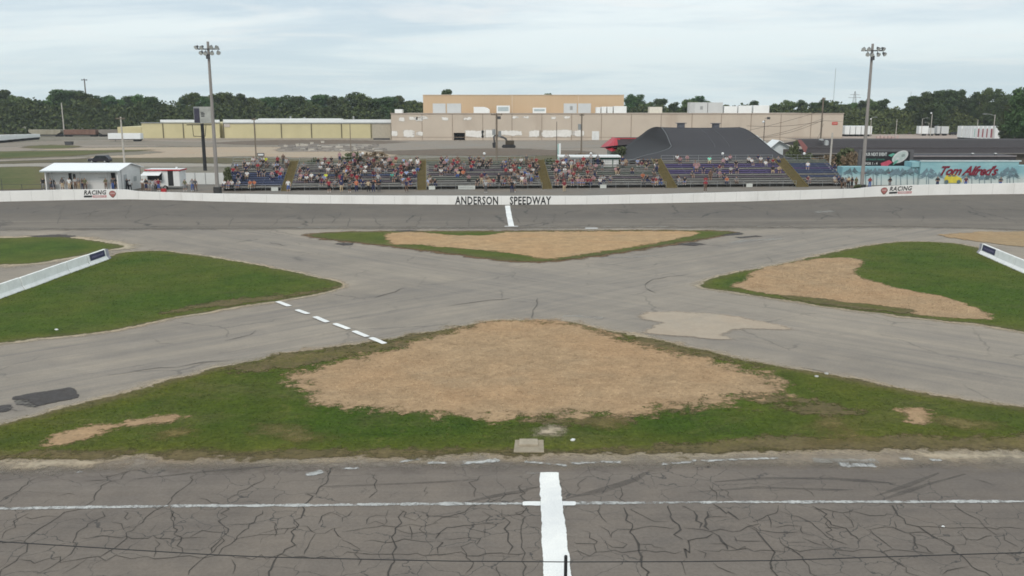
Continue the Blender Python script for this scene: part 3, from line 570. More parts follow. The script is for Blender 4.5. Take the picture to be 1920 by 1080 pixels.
# drain box, rocks and litter on the front island
e = empty('drain_cover', tuple(G(990, 852)), 'low concrete drain box with square lid at the foot of the grass', 'drain')
p = G(990, 852); A = [G(966,828)-p, G(1019,828)-p, G(1020,851)-p, G(963,851)-p]
mb = MB(); mb.add([v+Vector((0,0,.0)) for v in A] + [v+Vector((0,0,.075)) for v in A], [(4,5,6,7),(0,1,5,4),(1,2,6,5),(2,3,7,6),(3,0,4,7)]); mb.build('drain_slab', pmat('drain_concrete', c8(152,141,123), .95, .2, 3, dirt=c8(120,108,88), dirtamt=.6), e)
A = [G(974,829)-p, G(1008,829)-p, G(1009,840)-p, G(973,840)-p]
mb = MB(); mb.add([v+Vector((0,0,.06)) for v in A] + [v+Vector((0,0,.15)) for v in A], [(4,5,6,7),(0,1,5,4),(1,2,6,5),(2,3,7,6),(3,0,4,7)]); mb.build('drain_lid', pmat('lid_concrete', c8(164,153,135), .95, .15, 3, dirt=c8(128,116,96), dirtamt=.6), e, bevel=.01)
for (x, y, lb, mt) in ((1074,828,'small crumpled white scrap lying on the grass right of the drain',white),(106,620,'tiny white scrap on the left grass wedge',white),(1768,991,'tiny white scrap on the cracked track at lower right',white),(1549,703,'pale stone at the roadside edge of the front grass',concr),(1531,708,'small stone beside the pale roadside stone',concr)):
    mb = MB(); mb.ball((0,0,.03), .045 if y > 900 else .10, 7, 0, .5)
    mb.v = [(v[0]*(1+rnd.uniform(-.3,.4)), v[1]*(1+rnd.uniform(-.3,.4)), v[2]+.045) for v in mb.v]
    tag(mb.build('litter_scrap' if mt is white else 'stone', mt, loc=G(x, y)), lb, 'litter' if mt is white else 'stone')
# ================================================================ NEAR FENCE (post top and cable)
fy = 14.0
def fpt(px, py): return at(px, py, fy)
cab = [fpt(*p) for p in ((-420,965),(-200,998),(0,1015.6),(121,1023),(246,1031),(397,1040),(486,1044),(640,1047.5),(745,1050),(850,1052),(1061,1053.6),(1280,1053),(1450,1051),(1600,1046),(1755,1041),(1920,1036),(2150,1022),(2400,998))]
e = empty('catch_fence', (cab[10].x, fy, 0), 'dark near fence post with thin cables strung across the bottom of view', 'fence')
o0 = Vector(e.location)
mb = MB(); mb.path([c-o0 for c in cab], .009, 6); mb.path([c-o0-Vector((0,0,.75)) for c in cab], .009, 6); mb.build('cable', black, e)
for i in (0, 10, 17):
    tp = cab[i]-o0; mb = MB(); mb.tube((tp.x, tp.y+.03, 0), (tp.x, tp.y+.03, tp.z+.09), .036, .030, 10); mb.ball((tp.x, tp.y+.03, tp.z+.09), .032, 8, 0, .6); mb.build('post', black, e)
# ================================================================ LIGHT POLES
def light_pole(px_top, y_top, px_bot, y_bot, Y, bar_y, heads, label, r=.20):
    b = at(px_bot, y_bot, Y); tp = at(px_top, y_top, Y); X0 = (b.x+tp.x)/2; z0 = zg(Y); H = tp.z - z0
    e = empty('light_pole', (X0, Y, z0), label, 'light pole', 'tall wooden floodlight poles')
    mb = MB(); mb.tube((0,0,-.3), (0,0,H), r*1.25, r*.75, 12); mb.build('pole', pmat('pole_grey', (.27,.25,.235), .85, .2, 2, stretch=(4,4,.4)), e)
    zb = at(px_top, bar_y, Y).z - z0; m = MB(); m.box(-1.45, 1.45, -.30, -.20, zb-.06, zb+.06); m.box(-1.45, 1.45, .20, .30, zb-.06, zb+.06); m.build('crossarm', dgrey, e)
    for (dx, dz, ry) in heads:
        h = MB(); c = Vector((dx, -.4, zb+dz)); d = Vector((ry*.6, -1, -.75)).normalized()
        h.tube(c - d*.1, c + d*.38, .12, .30, 10, 0); h.tube(c+d*.385, c+d*.40, .28, .28, 10, 1); h.tube((dx, -.25, zb), c, .04, .04, 6)
        h.build('floodlight', [dgrey, lens], e)
    m = MB(); m.box(-.22, .22, -.5, -.24, zb-1.3, zb-.7); m.build('junction_box', dgrey, e)
    m = MB(); m.box(-.45,.45,-.45,.45,-.2,1.1); m.build('base_block', pmat('base_dark', (.05,.05,.05), .9, .2, 3), e, bevel=.03)
    return e
H8 = [(-1.3,.32,-1),(-.62,.32,-.6),(.55,.36,.4),(1.2,.32,1),(-.75,-.38,-.6),(-.25,-.42,0),(.62,-.40,.3),(1.4,-.36,1)]
light_pole(388.5, 78, 409, 356, 124, 92, H8, 'tall floodlight pole left of the grandstand rising above the trees', .22)
light_pole(1636, 82, 1616, 352, 128, 95, H8, 'tall floodlight pole in front of the billboard at the right', .22)
# far one above the left trees
def simple_pole(name, px, yt, Y, pxb, yb, r, mat, label, group='thin poles beyond the grandstand', arms=(), n=8, tilt=None):
    tp = at(px, yt, Y); b = at(pxb, yb, Y); z0 = zg(Y)
    x0 = tp.x if tilt is None else b.x
    e = empty(name, (x0, Y, z0), label, 'pole', group); H = tp.z - z0; lean = (tp.x - x0)
    mb = MB(); mb.tube((0,0,-.2), (lean,0,H), r*1.15, r*.8, n); mb.build('pole', mat, e)
    for (hw, dz, kind) in arms:
        m = MB()
        if kind == 'x': m.box(lean-hw, lean+hw, -.1-r, -r, H-dz-.08, H-dz+.08); [m.tube((lean+k*hw*.9,-.05-r,H-dz),(lean+k*hw*.9,-.05-r,H-dz+.3),.05,.05,6) for k in (-1,-.45,.45,1)]; m.build('crossarm', woodp, e)
        elif kind == 't': m.tube((lean+hw,-.35,H-dz-.5),(lean+hw,-.35,H-dz+.5),.28,.28,10); m.build('transformer', galv, e)
        elif kind == 'l': m.tube((lean,0,H-dz),(lean+hw*.6,-.1,H-dz+.45),.07,.06,6); m.tube((lean+hw*.6,-.1,H-dz+.45),(lean+hw,-.15,H-dz+.5),.06,.06,6); m.box(min(lean+hw, lean+hw*1.35), max(lean+hw, lean+hw*1.35), -.4,.1,H-dz+.4,H-dz+.6); m.build('lamp_arm', galv, e)
        elif kind == 'f': m.box(lean+hw-.3, lean+hw+.3, -.45,.0,H-dz-.25,H-dz+.25); m.tube((lean,0,H-dz),(lean+hw,-.1,H-dz),.05,.05,6); m.build('floodlight', dgrey, e)
        elif kind == 'g': m.ball((lean+hw,-.2,H-dz), .28, 8); m.build('globe_lamp', white, e)
    return e
pg = pmat('pale_pole', (.46,.43,.39), .85, .15, 2); pd = pmat('dark_pole', (.12,.10,.085), .85, .2, 2)
simple_pole('light_mast', 158, 148, 455, 163, 250, .35, pd, 'far mast with a small lamp cluster above the left trees', arms=((1.1,.5,'f'),(-1.1,.5,'f'),(.0,.2,'f')))
simple_pole('utility_pole', 115, 193, 395, 118, 252, .26, pg, 'pale bare pole standing against the left trees')
simple_pole('utility_pole', 226, 219, 190, 235, 306, .20, pg, 'pale utility pole with a crossarm behind the white shed', arms=((.95,.4,'x'),))
simple_pole('utility_pole', 328, 196, 420, 330, 250, .22, pg, 'thin pale pole against the trees above the yellow warehouse, left of the box sign')
simple_pole('utility_pole', 539, 202, 420, 540, 250, .22, pg, 'thin pale pole against the trees above the middle of the yellow warehouse')
simple_pole('utility_pole', 476, 221, 200, 480, 300, .15, woodp, 'slim wooden pole before the yellow warehouse, above the leftmost bleacher', arms=((.5,.4,'x'),))
simple_pole('utility_pole', 656, 232, 230, 659, 290, .12, woodp, 'slim brown pole near the right end of the yellow wall')
simple_pole('utility_pole', 931, 212, 160, 933, 330, .19, woodp, 'wooden utility pole with crossarm and transformers in front of the warehouse centre', arms=((1.0,.3,'x'),(-.5,3.3,'t'),(.55,3.6,'t'),(.45,.8,'f')))
simple_pole('utility_pole', 1091, 213, 160, 1093, 300, .15, woodp, 'bare wooden pole before the warehouse above the fourth bleacher', arms=((.4,.3,'x'),(-.4,2.3,'t')))
simple_pole('utility_pole', 1044, 228, 165, 1046, 300, .07, pd, 'very thin dark pole left of the bare wooden pole')
simple_pole('utility_pole', 1544, 183, 186, 1544, 300, .17, woodp, 'tall brown pole carrying wires beside the grey silo', arms=((.35,.3,'x'),), n=10)
simple_pole('utility_pole', 1561, 249, 152, 1555, 318, .17, pg, 'short leaning pale pole behind the rightmost bleacher', tilt=1)
simple_pole('lamp_post', 1434, 225, 200, 1432, 266, .10, pd, 'short dark lamp post with two lights behind the grey canopy', arms=((.75,-.4,'f'),(-.35,.4,'g')))
for x, yt, Y, yb, lb, ar in ((1682,224,330,260,'short plain pole at the left of the far right lot',()),(1748,214,270,262,'grey lamp pole in the middle of the right lot',((-.4,-.3,'g'),)),(1834,224,330,262,'plain pale pole in front of the red and white trailers',()),
        (1866,215,255,266,'pale street lamp with a long arm reaching left, far right lot',((-2.6,.3,'l'),)),(1730,222,380,255,'curved street lamp behind the middle lamp pole',((1.6,.3,'l'),)),(1742,230,400,255,'smallest curved street lamp by the white trailer',((-1.5,.3,'l'),)),(1634,221,330,262,'small lamp pole just right of the tall floodlight pole',((1.4,.2,'l'),(-.3,.4,'g')))):
    simple_pole('lamp_post', x, yt, Y, x, yb, .13, pg, lb, 'lamp poles of the right hand lot', ar)
for x, yt in ((1562,128),(1706,172)):
    e = empty('radio_mast', (X(x, 1400, 200), 1400, 0), 'thin distant radio mast on the skyline, %s of the right floodlight pole' % ('left' if x == 1562 else 'right'), 'mast')
    z = at(x, yt, 1400).z; m = MB()
    for k in range(3): m.tube((math.cos(k*2.1)*.5, math.sin(k*2.1)*.5, 0), (math.cos(k*2.1)*.35, math.sin(k*2.1)*.35, z), .13, .1, 5)
    m.build('mast_legs', galv, e)
e = empty('transmission_tower', (X(1602, 900, 190), 900, 0), 'distant lattice power pylon on the skyline left of the right floodlight pole', 'pylon')
z = at(1602, 171, 900).z; m = MB()
for sx in (-1, 1):
    for sy in (-1, 1): m.tube((sx*3.2, sy*3.2, 0), (sx*.3, sy*.3, z), .22, .16, 5)
for k in range(10):
    a, b = k/10, (k+1)/10; w0, w1 = 3.2-2.9*a, 3.2-2.9*b
    m.tube((-w0,-w0,z*a), (w1,-w1,z*b), .1, .1, 4); m.tube((w0,-w0,z*a), (-w1,-w1,z*b), .1, .1, 4)
m.build('lattice', galv, e); m = MB()
for f_ in (.78, .88): m.box(-6.2 if f_ < .8 else -4.5, 6.2 if f_ < .8 else 4.5, -.2, .2, z*f_-.2, z*f_+.2)
m.build('crossarm', galv, e)
# wires to the brown pole
wp = at(1544, 197, 186); m = MB()
for (px, py, Y), (sx, sy) in zip(((1310,262,175),(1400,262,170),(1400,236,172),(1530,262,178),(1432,258,176)), ((0,10),(0,25),(0,30),(0,35),(0,28))):
    a = at(px, py, Y); b = at(1544, 197+sy, 185.7); pts = [a.lerp(b, k/8) - Vector((0,0,.5*math.sin(math.pi*k/8))) for k in range(9)]; m.path(pts, .035, 5)
a = at(1544, 226, 185.7); m.path([a, at(1580, 228, 250)], .035, 5)
tag(m.build('overhead_wire', pd), 'thin overhead wires fanning left from the tall brown pole', 'wire')
# ================================================================ BUILDINGS
def bx(mb, px0, px1, Y, y_top, y_bot, depth, m=0, proud=0., O=None, z0=None):
    a = at(px0, y_top, Y); b = at(px1, y_top, Y); zb = at(px0, y_bot, Y).z if z0 is None else z0
    o = O or Vector((0,0,0)); mb.box(a.x-o.x, b.x-o.x, Y-proud-o.y, Y+depth-o.y, zb-o.z, a.z-o.z, m); return mb
YW = 330.; tanw = pmat('tan_concrete_wall', c8(194,181,166), .9, .06, .12, dirt=c8(168,150,134), dirtamt=.5)
z1 = zg(YW)
O = Vector((X(1157, YW, 263), YW, z1)); wh = empty('warehouse', tuple(O), 'huge tan concrete warehouse with peeling white paint patches on its long wall', 'warehouse')
mb = MB()
bx(mb, 733, 850, YW, 213.5, 0, 60, O=O, z0=z1); bx(mb, 850, 871.5, YW, 213.5, 249, 60, O=O); bx(mb, 871.5, 1582, YW, 213.5, 0, 60, O=O, z0=z1)
a = at(850, 249, YW)-O; b = at(871.5, 249, YW)-O; mb.box(a.x, b.x, 7, 60, 0, a.z)
mb.build('wall', tanw, wh)
mb = MB(); bx(mb, 851, 870.5, YW+6.5, 249.5, 0, .3, O=O, z0=z1); mb.build('dark_doorway', black, wh)
for x0_, x1_ in ((853.5,856.5),(861,866)):
    mb = MB(); bx(mb, x0_, x1_, YW+5, 253, 0, .4, O=O, z0=z1+.3); mb.build('inner_door', dgrey, wh)
mb = MB(); bx(mb, 732, 1583, YW, 212, 213.5, 1.0, proud=.25, O=O); bx(mb, 732,1583, YW+59, 212, 213.5, 1.0, O=O); mb.build('coping', pmat('coping', c8(176,162,150), .8), wh)
jm = pmat('joint_brown', c8(150,134,120), .9)
for x in (791,848,905,960,1016,1072,1128,1184,1240,1298,1353,1409,1465,1522): 
    mb = MB(); bx(mb, x-.6, x+.6, YW, 214, 262.5, .2, proud=.07, O=O); mb.build('wall_pilaster', jm, wh)
mb = MB(); bx(mb, 733.5, 1581, YW, 257, 257.8, .2, proud=.05, O=O); mb.build('plinth_line', jm, wh)
# peeling white paint: ragged patches
s = NT('peeling_white_paint'); al, a_ = edge_alpha(s, .3, .35)
peel = s.finish(s.mix(s.rng(s.noise(s.pos(), .8, 6, .7), .35, .65), (.70,.68,.64), (.84,.82,.79)), .9, 0, .2, al)
def patch(px0, px1, y0, y1, parent, Y, mat, amp=.5, proud=.09):
    P = [at(px0,y1,Y), at(px1,y1,Y), at(px1,y0,Y), at(px0,y0,Y)]; poly = [(p.x, p.z) for p in P]
    xs_ = np.arange(P[0].x-1, P[1].x+1.5, .5); zs_ = np.arange(max(P[0].z-1, z1), P[2].z+1.2, .4); gx, gz = np.meshgrid(xs_, zs_); Q = np.stack([gx.ravel(), gz.ravel()], 1)
    sd = signed(poly, Q)/amp; nx = len(xs_); V = [(x-O.x, -proud, z-O.z) for x, z in Q]; fs = [(j*nx+i, j*nx+i+1, (j+1)*nx+i+1, (j+1)*nx+i) for j in range(len(zs_)-1) for i in range(nx-1)]
    me = bpy.data.meshes.new('paint'); me.from_pydata(V, [], fs); q = me.attributes.new('sd', 'FLOAT', 'POINT'); q.data.foreach_set('value', sd.astype(np.float32)); me.materials.append(mat)
    o = bpy.data.objects.new('white_paint_patch', me); COL.objects.link(o); o.parent = parent
for p in ((735,745,246,255),(757,777,245,256),(780,792,247,253),(873,904,246,256),(905,929,245,256),(938,978,246,253),(993,1015,245,256),(1017,1071,244,256),(1074,1094,246,254),(748,757,220,227),(768,780,220,224),(782,790,219,226),(793,802,219,223),(830,840,221,225),(870,884,221,225),(962,972,218,221),(978,990,218,221),(1034,1042,219,223),(1058,1068,218,222)):
    patch(p[0]-1, p[1]+1, p[2]-.6, p[3]+.6, wh, YW, peel, amp=.34)
mb = MB(); bx(mb, 1110, 1123.5, YW, 246, 262.5, .2, proud=.1, O=O); mb.build('white_door', white, wh)
mb = MB(); bx(mb, 1560, 1571, YW, 228.5, 234.5, .2, proud=.12, O=O)
o = mb.build('red_sign', pmat('sign_red', (.50,.10,.08), .7), wh, bevel=.4); m = MB(); q0 = at(1562, 233, YW)-O; q1 = at(1569, 230.5, YW)-O
put_text(m, 'DOCK', lambda u, v: Vector((q0.x+(q1.x-q0.x)*u, -.2, q0.z+(q1.z-q0.z)*v)), bold=.02) if False else bx(m, 1562, 1569, YW, 231, 232, .1, proud=.2, O=O); m.build('sign_stripe', pmat('sign_pale', (.6,.3,.27), .7), o)
# upper block
s = NT('ribbed_tan_metal'); wv = s.n('ShaderNodeTexWave'); s.l(s.tc.outputs['Object'], wv.inputs[0]); wv.bands_direction = 'X'; wv.inputs['Scale'].default_value = .55
c = s.mix(s.rng(s.noise(s.pos((1,1,.3)), .06, 5, .6), .3, .7), c8(192,167,136), c8(204,180,150)); c = s.mix(s.rng(wv.outputs['Fac'], .0, 1., 0, .25), c, c8(178,144,110)); ribt = s.finish(c, .7, 0, .3)
YU = 345.; mb = MB(); bx(mb, 793, 960, YU, 178.5, 214, 40, O=O); bx(mb, 960.6, 1170, YU, 178.5, 214, 40, O=O); ub = mb.build('upper_block', ribt, wh)
mb = MB(); bx(mb, 792.5, 1170.5, YU, 177.5, 178.6, 1., proud=.2, O=O); bx(mb, 959.6, 961, YU, 178.6, 213, .5, proud=.1, O=O); bx(mb,1084.5,1085.3,YU,178.6,213,.4,proud=.1,O=O); mb.build('trim', pmat('trim_pale', c8(206,190,170), .7), ub)
dm = pmat('pale_grey_door', c8(198,202,204), .6, .05, .3)
for a_, b_ in ((811.5,835.5),(838,864.5),(1057,1081.5),(1084,1108)):
    mb = MB(); bx(mb, a_, b_, YU, 194, 213.5, .3, proud=.25, O=O); d_ = mb.build('loading_door', dm, ub)
mb = MB(); bx(mb, 1068.5, 1073.5, YU, 199, 206, .1, proud=.34, O=O); mb.build('vent', galv, ub)
um = pmat('unit_white', (.78,.80,.80), .5, .05, .4); ug = pmat('unit_grey', c8(196,198,198), .6, .05, .4)
k_ = 0
for (x0_, x1_, yt, Y, mt, kind) in ((888,918,200.5,338,um,'r'),(931,956,198,338,um,'g'),(999,1024,202,338,um,'g'),(1118,1126,201,338,um,''),(1128,1137,200,338,um,''),(1139,1149,200,338,um,''),(1151,1175,199,338,um,''),(740,754,205,338,um,''),(1218,1242,200.5,338,pmat('unit_cream', c8(214,210,198),.6),''),
        (1293,1327,192,338,ug,'v'),(1328,1356,192,338,ug,''),(1358,1383,199,338,um,''),(1385,1410,198,338,um,''),(1413,1443,197.5,338,um,'')):
    k_ += 1; mb = MB(); p0 = at(x0_, yt, Y)-O; p1 = at(x1_, yt, Y)-O; zb = at(x0_, 213, YW).z-O.z-.3
    if kind == 'r': mb.prism([(p0.x,zb),(p1.x,zb),(p1.x,p0.z-1),(p1.x-1,p0.z-.3),(p1.x-2.2,p0.z),(p0.x,p0.z)], 1, Y-O.y, Y-O.y+4)
    else: mb.box(p0.x, p1.x, Y-O.y, Y-O.y+4, zb, p0.z)
    o = mb.build('rooftop_unit', mt, wh, bevel=.08)
    if kind == 'g': m = MB(); m.box(p0.x+.5, p1.x-.5, Y-O.y-.05, Y-O.y-.02, zb+1.1, p0.z-.5); m.build('grille', pmat('grille_blue', c8(170,182,186), .6), o)
    if kind == 'v': m = MB(); m.box(p0.x+4, p0.x+5, Y-O.y-.05, Y-O.y-.02, p0.z-2.6, p0.z-1.4); m.build('vent', galv, o); m = MB(); m.box(p0.x+.02, p0.x+2.0, Y-O.y-.06, Y-O.y-.02, zb, p0.z-.1); m.build('side_panel', pmat('unit_shade', c8(184,186,186), .6), o)
# yellow warehouse
yel = pmat('yellow_metal_wall', c8(200,190,150), .7, .06, .2, dirt=c8(186,176,136), dirtamt=.4); YY = 335.; zy = zg(YY)
O2 = Vector((X(500, YY, 262), YY, zy)); yb = empty('yellow_warehouse', tuple(O2), 'long low pale yellow warehouse with dark panel seams and white roof edge', 'warehouse')
mb = MB(); bx(mb, 265, 411, YY, 231, 0, 35, O=O2, z0=zy); bx(mb, 419, 697, YY, 231.5, 0, 35, O=O2, z0=zy); bx(mb, 411, 419, YY+2.5, 231.5, 0, 30, O=O2, z0=zy); bx(mb, 220, 265, YY+4, 238, 0, 25, O=O2, z0=zy); mb.build('wall', yel, yb)
mb = MB(); bx(mb, 697.2, 732.5, YY, 231.5, 0, 35, O=O2, z0=zy); mb.build('grey_end_wall', pmat('grey_block', c8(176,168,152), .9), yb)
mb = MB(); bx(mb, 265, 697, YY, 259, 0, .3, proud=.18, O=O2, z0=zy); mb.build('plinth', pmat('plinth_grey', c8(160,152,140), .9, .1, .5), yb)
mb = MB(); bx(mb, 418, 733, YY+1, 224, 230.3, .5, O=O2, z0=None); bx(mb, 300, 411, YY+1, 224.5, 229, .5, O=O2); bx(mb, 484, 640, YY+3, 222.3, 226, 4, O=O2); mb.build('white_roof_edge', um, yb)
mb = MB(); bx(mb, 264, 412, YY, 229.5, 231, .6, proud=.3, O=O2); bx(mb, 418, 733, YY, 229.8, 231.6, .6, proud=.3, O=O2); mb.build('gutter', galv, yb)
for x in (305,343,381,477,527,583.5,640,695.5,418.6):
    mb = MB(); bx(mb, x-.8, x+.8, YY, 231.5, 258.8, .2, proud=.22, O=O2); mb.build('panel_seam', pmat('seam_dark', c8(104,98,80), .9), yb)
mb = MB(); bx(mb, 420, 431, YY, 232.5, 238, .1, proud=.2, O=O2); mb.build('faded_sign', pmat('faded_sign', c8(196,186,178), .8, .2, .8), yb)
mb = MB(); bx(mb, 700, 731, YY, 259, 262.5, .2, proud=.1, O=O2); mb.build('dark_base_gap', dgrey, yb)
for i in range(3): mb = MB(); bx(mb, 569+92*i if i < 2 else 543, 571.5+92*i if i < 2 else 545, YY+6, 218 if i else 220, 224, 1.2, O=O2); mb.build('roof_vent', galv, yb)
# ---------------------------------------------------------------- low white building with porch (left)
def gable_shed():
    Yf, Yb = 127., 135.; zf = zg(Yf)
    xl, xr = at(83, 330, Yf).x, at(220, 330, Yf).x; ze = at(150, 320, Yf).z - zf; zr = at(150, 306.3, (Yf+Yb)/2).z - zf
    O = Vector(((xl+xr)/2, Yf, zf)); e = empty('concession_building', tuple(O), 'long low white building with white metal gable roof at left', 'building')
    hw = (xr-xl)/2; yw = 1.2; sid = pmat('white_siding', c8(222,222,220), .7, .05, 1.2)
    mb = MB(); mb.box(-hw, hw, yw, yw+.15, 0, ze); mb.box(-hw, -hw+.15, .1, 8, 0, ze); mb.box(-hw, hw, 7.85, 8, 0, ze)
    mb.prism([(.1,0),(8,0),(8,ze),(4,zr-.1),(.1,ze)], 0, hw-.15, hw); mb.prism([(.1,ze),(8,ze),(4,zr-.1)], 0, -hw, -hw+.15)
    mb.build('wall', sid, e)
    mb = MB(); mb.box(-hw, hw, -.4, yw-.02, 0, .28); mb.build('porch_deck', pmat('deck_grey', c8(130,126,120), .9), e)
    mb = MB(); ov = .45; t_ = .07
    for s_ in (0, 1):
        y0, y1 = (-.3, 4) if s_ == 0 else (8.3, 4); z0 = ze-.05; 
        mb.add([(-hw-ov,y0,z0),(hw+ov,y0,z0),(hw+ov,y1,zr),(-hw-ov,y1,zr),(-hw-ov,y0,z0+t_),(hw+ov,y0,z0+t_),(hw+ov,y1,zr+t_),(-hw-ov,y1,zr+t_)], [(0,1,2,3),(4,5,6,7),(0,1,5,4),(1,2,6,5),(3,0,4,7)])
    rf = mb.build('roof', pmat('white_metal_roof', (.86,.88,.89), .35, .03, .5), e)
    mb = MB(); mb.box(-hw-ov, hw+ov, -.36, -.3, ze-.2, ze+.0); mb.build('fascia', pmat('fascia_grey', c8(150,158,160), .6), rf)
    pxx = lambda p: at(p, 335, Yf+yw).x - O.x
    for a, b, zt, zb, nm, mt in ((129.5,135,2.7,.05,'doorway',black),(137.5,142,2.6,1.9,'window',glass),(209,216.5,2.75,.05,'doorway',black),(86,91,2.7,2.4,'lamp',dgrey)):
        mb = MB(); mb.box(pxx(a), pxx(b), yw-.06, yw-.01, zb, zt); mb.build(nm, mt, e)
    for a, b in ((114.5,122.5),(185,200)):
        mb = MB(); q = [pxx(a), pxx(b)]
        put_text(mb, 'DRINKS' if b < 150 else 'CONCESSIONS', lambda u, v: Vector((q[0]+(q[1]-q[0])*u, yw-.03, 2.0+.13*v))); mb.build('window_lettering', pmat('grey_lettering', (.25,.25,.25), .8), e)
    for a in (97.5, 150, 201): mb = MB(); mb.tube((at(a,335,Yf).x-O.x, .1, 0), (at(a,335,Yf).x-O.x, .1, ze), .05, .05, 8); mb.build('porch_post', galv, e)
    for y_, z0, z1 in ((2.0,1.0,2.4),(5.4,1.2,1.9)): mb = MB(); mb.box(hw+.01, hw+.05, y_, y_+1.0, .2 if y_ < 3 else z0, z1); mb.build('side_panel', pmat('side_grey', c8(176,180,180), .6), e)
    mb = MB(); mb.box(pxx(155), pxx(195), yw-.05, yw-.01, .1, 1.5); mb.build('shutter', pmat('shutter', c8(206,206,204), .6, .04), e)
gable_shed()
# ---------------------------------------------------------------- food trailer
def food_trailer():
    Y = 132.; z0 = zg(Y); p = lambda x: at(x, 335, Y).x
    O = Vector((p(310), Y, z0)); e = empty('food_trailer', tuple(O), 'white food trailer with red roof edge and raised white serving hatch', 'food trailer')
    zt = at(310, 318.3, Y).z-z0; mb = MB(); mb.box(p(276)-O.x, p(338)-O.x, 0, 2.4, .45, zt); mb.build('body', white, e, bevel=.05)
    mb = MB(); mb.box(p(273)-O.x, p(339)-O.x, -.12, 2.5, zt, zt+.07); mb.box(p(273)-O.x-.02, p(339)-O.x+.02, -.2, -.13, zt-.14, zt+.05, 1); mb.box(p(339)-O.x+.03, p(339)-O.x+.1, -.1, 2.5, zt-.14, zt+.05, 1); mb.build('roof', [um, red], e)
    a, b = p(270.5)-O.x, p(305)-O.x; zh = zt-.3; mb = MB(); mb.prism([(-.02,zh),(-1.3,zh-.42),(-1.3,zh-.47),(-.02,zh-.06)], 0, a, b); mb.build('serving_hatch', um, e)
    mb = MB(); mb.box(p(277)-O.x, p(304)-O.x, -.03, -.01, 1.4, zh-.1); mb.build('serving_window', black, e)
    mb = MB(); mb.box(p(276)-O.x, p(305)-O.x, -.4, -.02, 1.25, 1.33); mb.build('counter', galv, e)
    mb = MB(); mb.box(p(315)-O.x, p(325)-O.x, -.03, -.01, .55, zt-.15); mb.build('doorway', black, e)
    mb = MB(); mb.box(p(326)-O.x, p(337)-O.x, -.09, -.04, .5, zt-.2); mb.build('open_door', white, e)
    for x in (.0, 1.1): mb = MB(); mb.tube((x-1.2,-.02,.32), (x-1.2,.25,.32), .32, .32, 14); w_ = mb.build('wheel', rubber, e); m = MB(); m.tube((x-1.2,-.04,.32), (x-1.2,0,.32), .16, .16, 10); m.build('hub', galv, w_)
    mb = MB(); mb.tube((p(338)-O.x,1.2,.45),(p(345)-O.x,1.2,.40),.05,.05,6); mb.tube((p(344)-O.x,1.2,0),(p(344)-O.x,1.2,.5),.04,.04,6); mb.build('tow_bar', dgrey, e)
    mb = MB(); mb.tube((1.4,1,zt),(1.4,1,zt+.35),.14,.14,8); mb.build('roof_vent', um, e)
food_trailer()
mb = MB(); mb.box(-.3,.3,-.25,.25,0,.45); mb.box(-.32,.32,-.27,.27,.45,.5)
tag(mb.build('cooler', red, loc=(X(305,124), 124, 1.35), bevel=.03), 'red cooler box beside the food trailer queue', 'cooler')
tag(MB().box(-.8,.8,-.4,.4,1.28,1.34).box(-.75,-.69,-.35,-.29,0,1.28).box(.69,.75,-.35,-.29,0,1.28).box(-.75,-.69,.29,.35,0,1.28).box(.69,.75,.29,.35,0,1.28).build('folding_table', galv, loc=(X(306,124), 124, 0.02)), 'grey folding table holding the red cooler', 'table')
# white panel fence between trailer and stand
Y = 140.; mb = MB(); a, b = X(346, Y), X(424, Y); zt = at(380, 324, Y).z; fm = pmat('fence_white', c8(206,208,206), .7, .05, 1)
e = empty('panel_fence', (a, Y, 1), 'white panel fence between the food trailer and the bleachers', 'fence'); npn = 4; wd_ = (b-a)/npn
for k in range(npn): m = MB(); m.box(k*wd_+.04, (k+1)*wd_-.04, 0, .05, .1, zt-1); m.build('panel', fm, e)
for k in range(npn+1): m = MB(); m.tube((k*wd_, -.03, 0), (k*wd_, -.03, zt-.9), .05, .05, 8); m.build('post', galv, e)
e = empty('panel_fence', (X(240,Y), Y, 1), 'white panel fence behind the gap between shed and food trailer', 'fence'); wd_ = (X(276,Y)-X(240,Y))/2
for k in range(2): m = MB(); m.box(k*wd_+.04, (k+1)*wd_-.04, 0, .05, .1, zt-1.2); m.build('panel', fm, e)
for k in range(3): m = MB(); m.tube((k*wd_, -.03, 0), (k*wd_, -.03, zt-1.1), .05, .05, 8); m.build('post', galv, e)
# chain link fence at far left
a, b = X(-260, 126), X(76, 126); nn = 9; e = empty('chain_link_fence', (a, 126, 1), 'low dark rail fence on the grass at far left', 'fence'); w_ = (b-a)/nn
for k in range(nn+1): m = MB(); m.tube((k*w_,0,0), (k*w_,0,2.1 if k % 2 else 1.3), .04, .04, 6); m.build('post', dgrey, e)
for z in (.5, 1.25): m = MB(); m.tube((0,0,z), (b-a,0,z), .025, .025, 6); m.build('rail', dgrey, e)
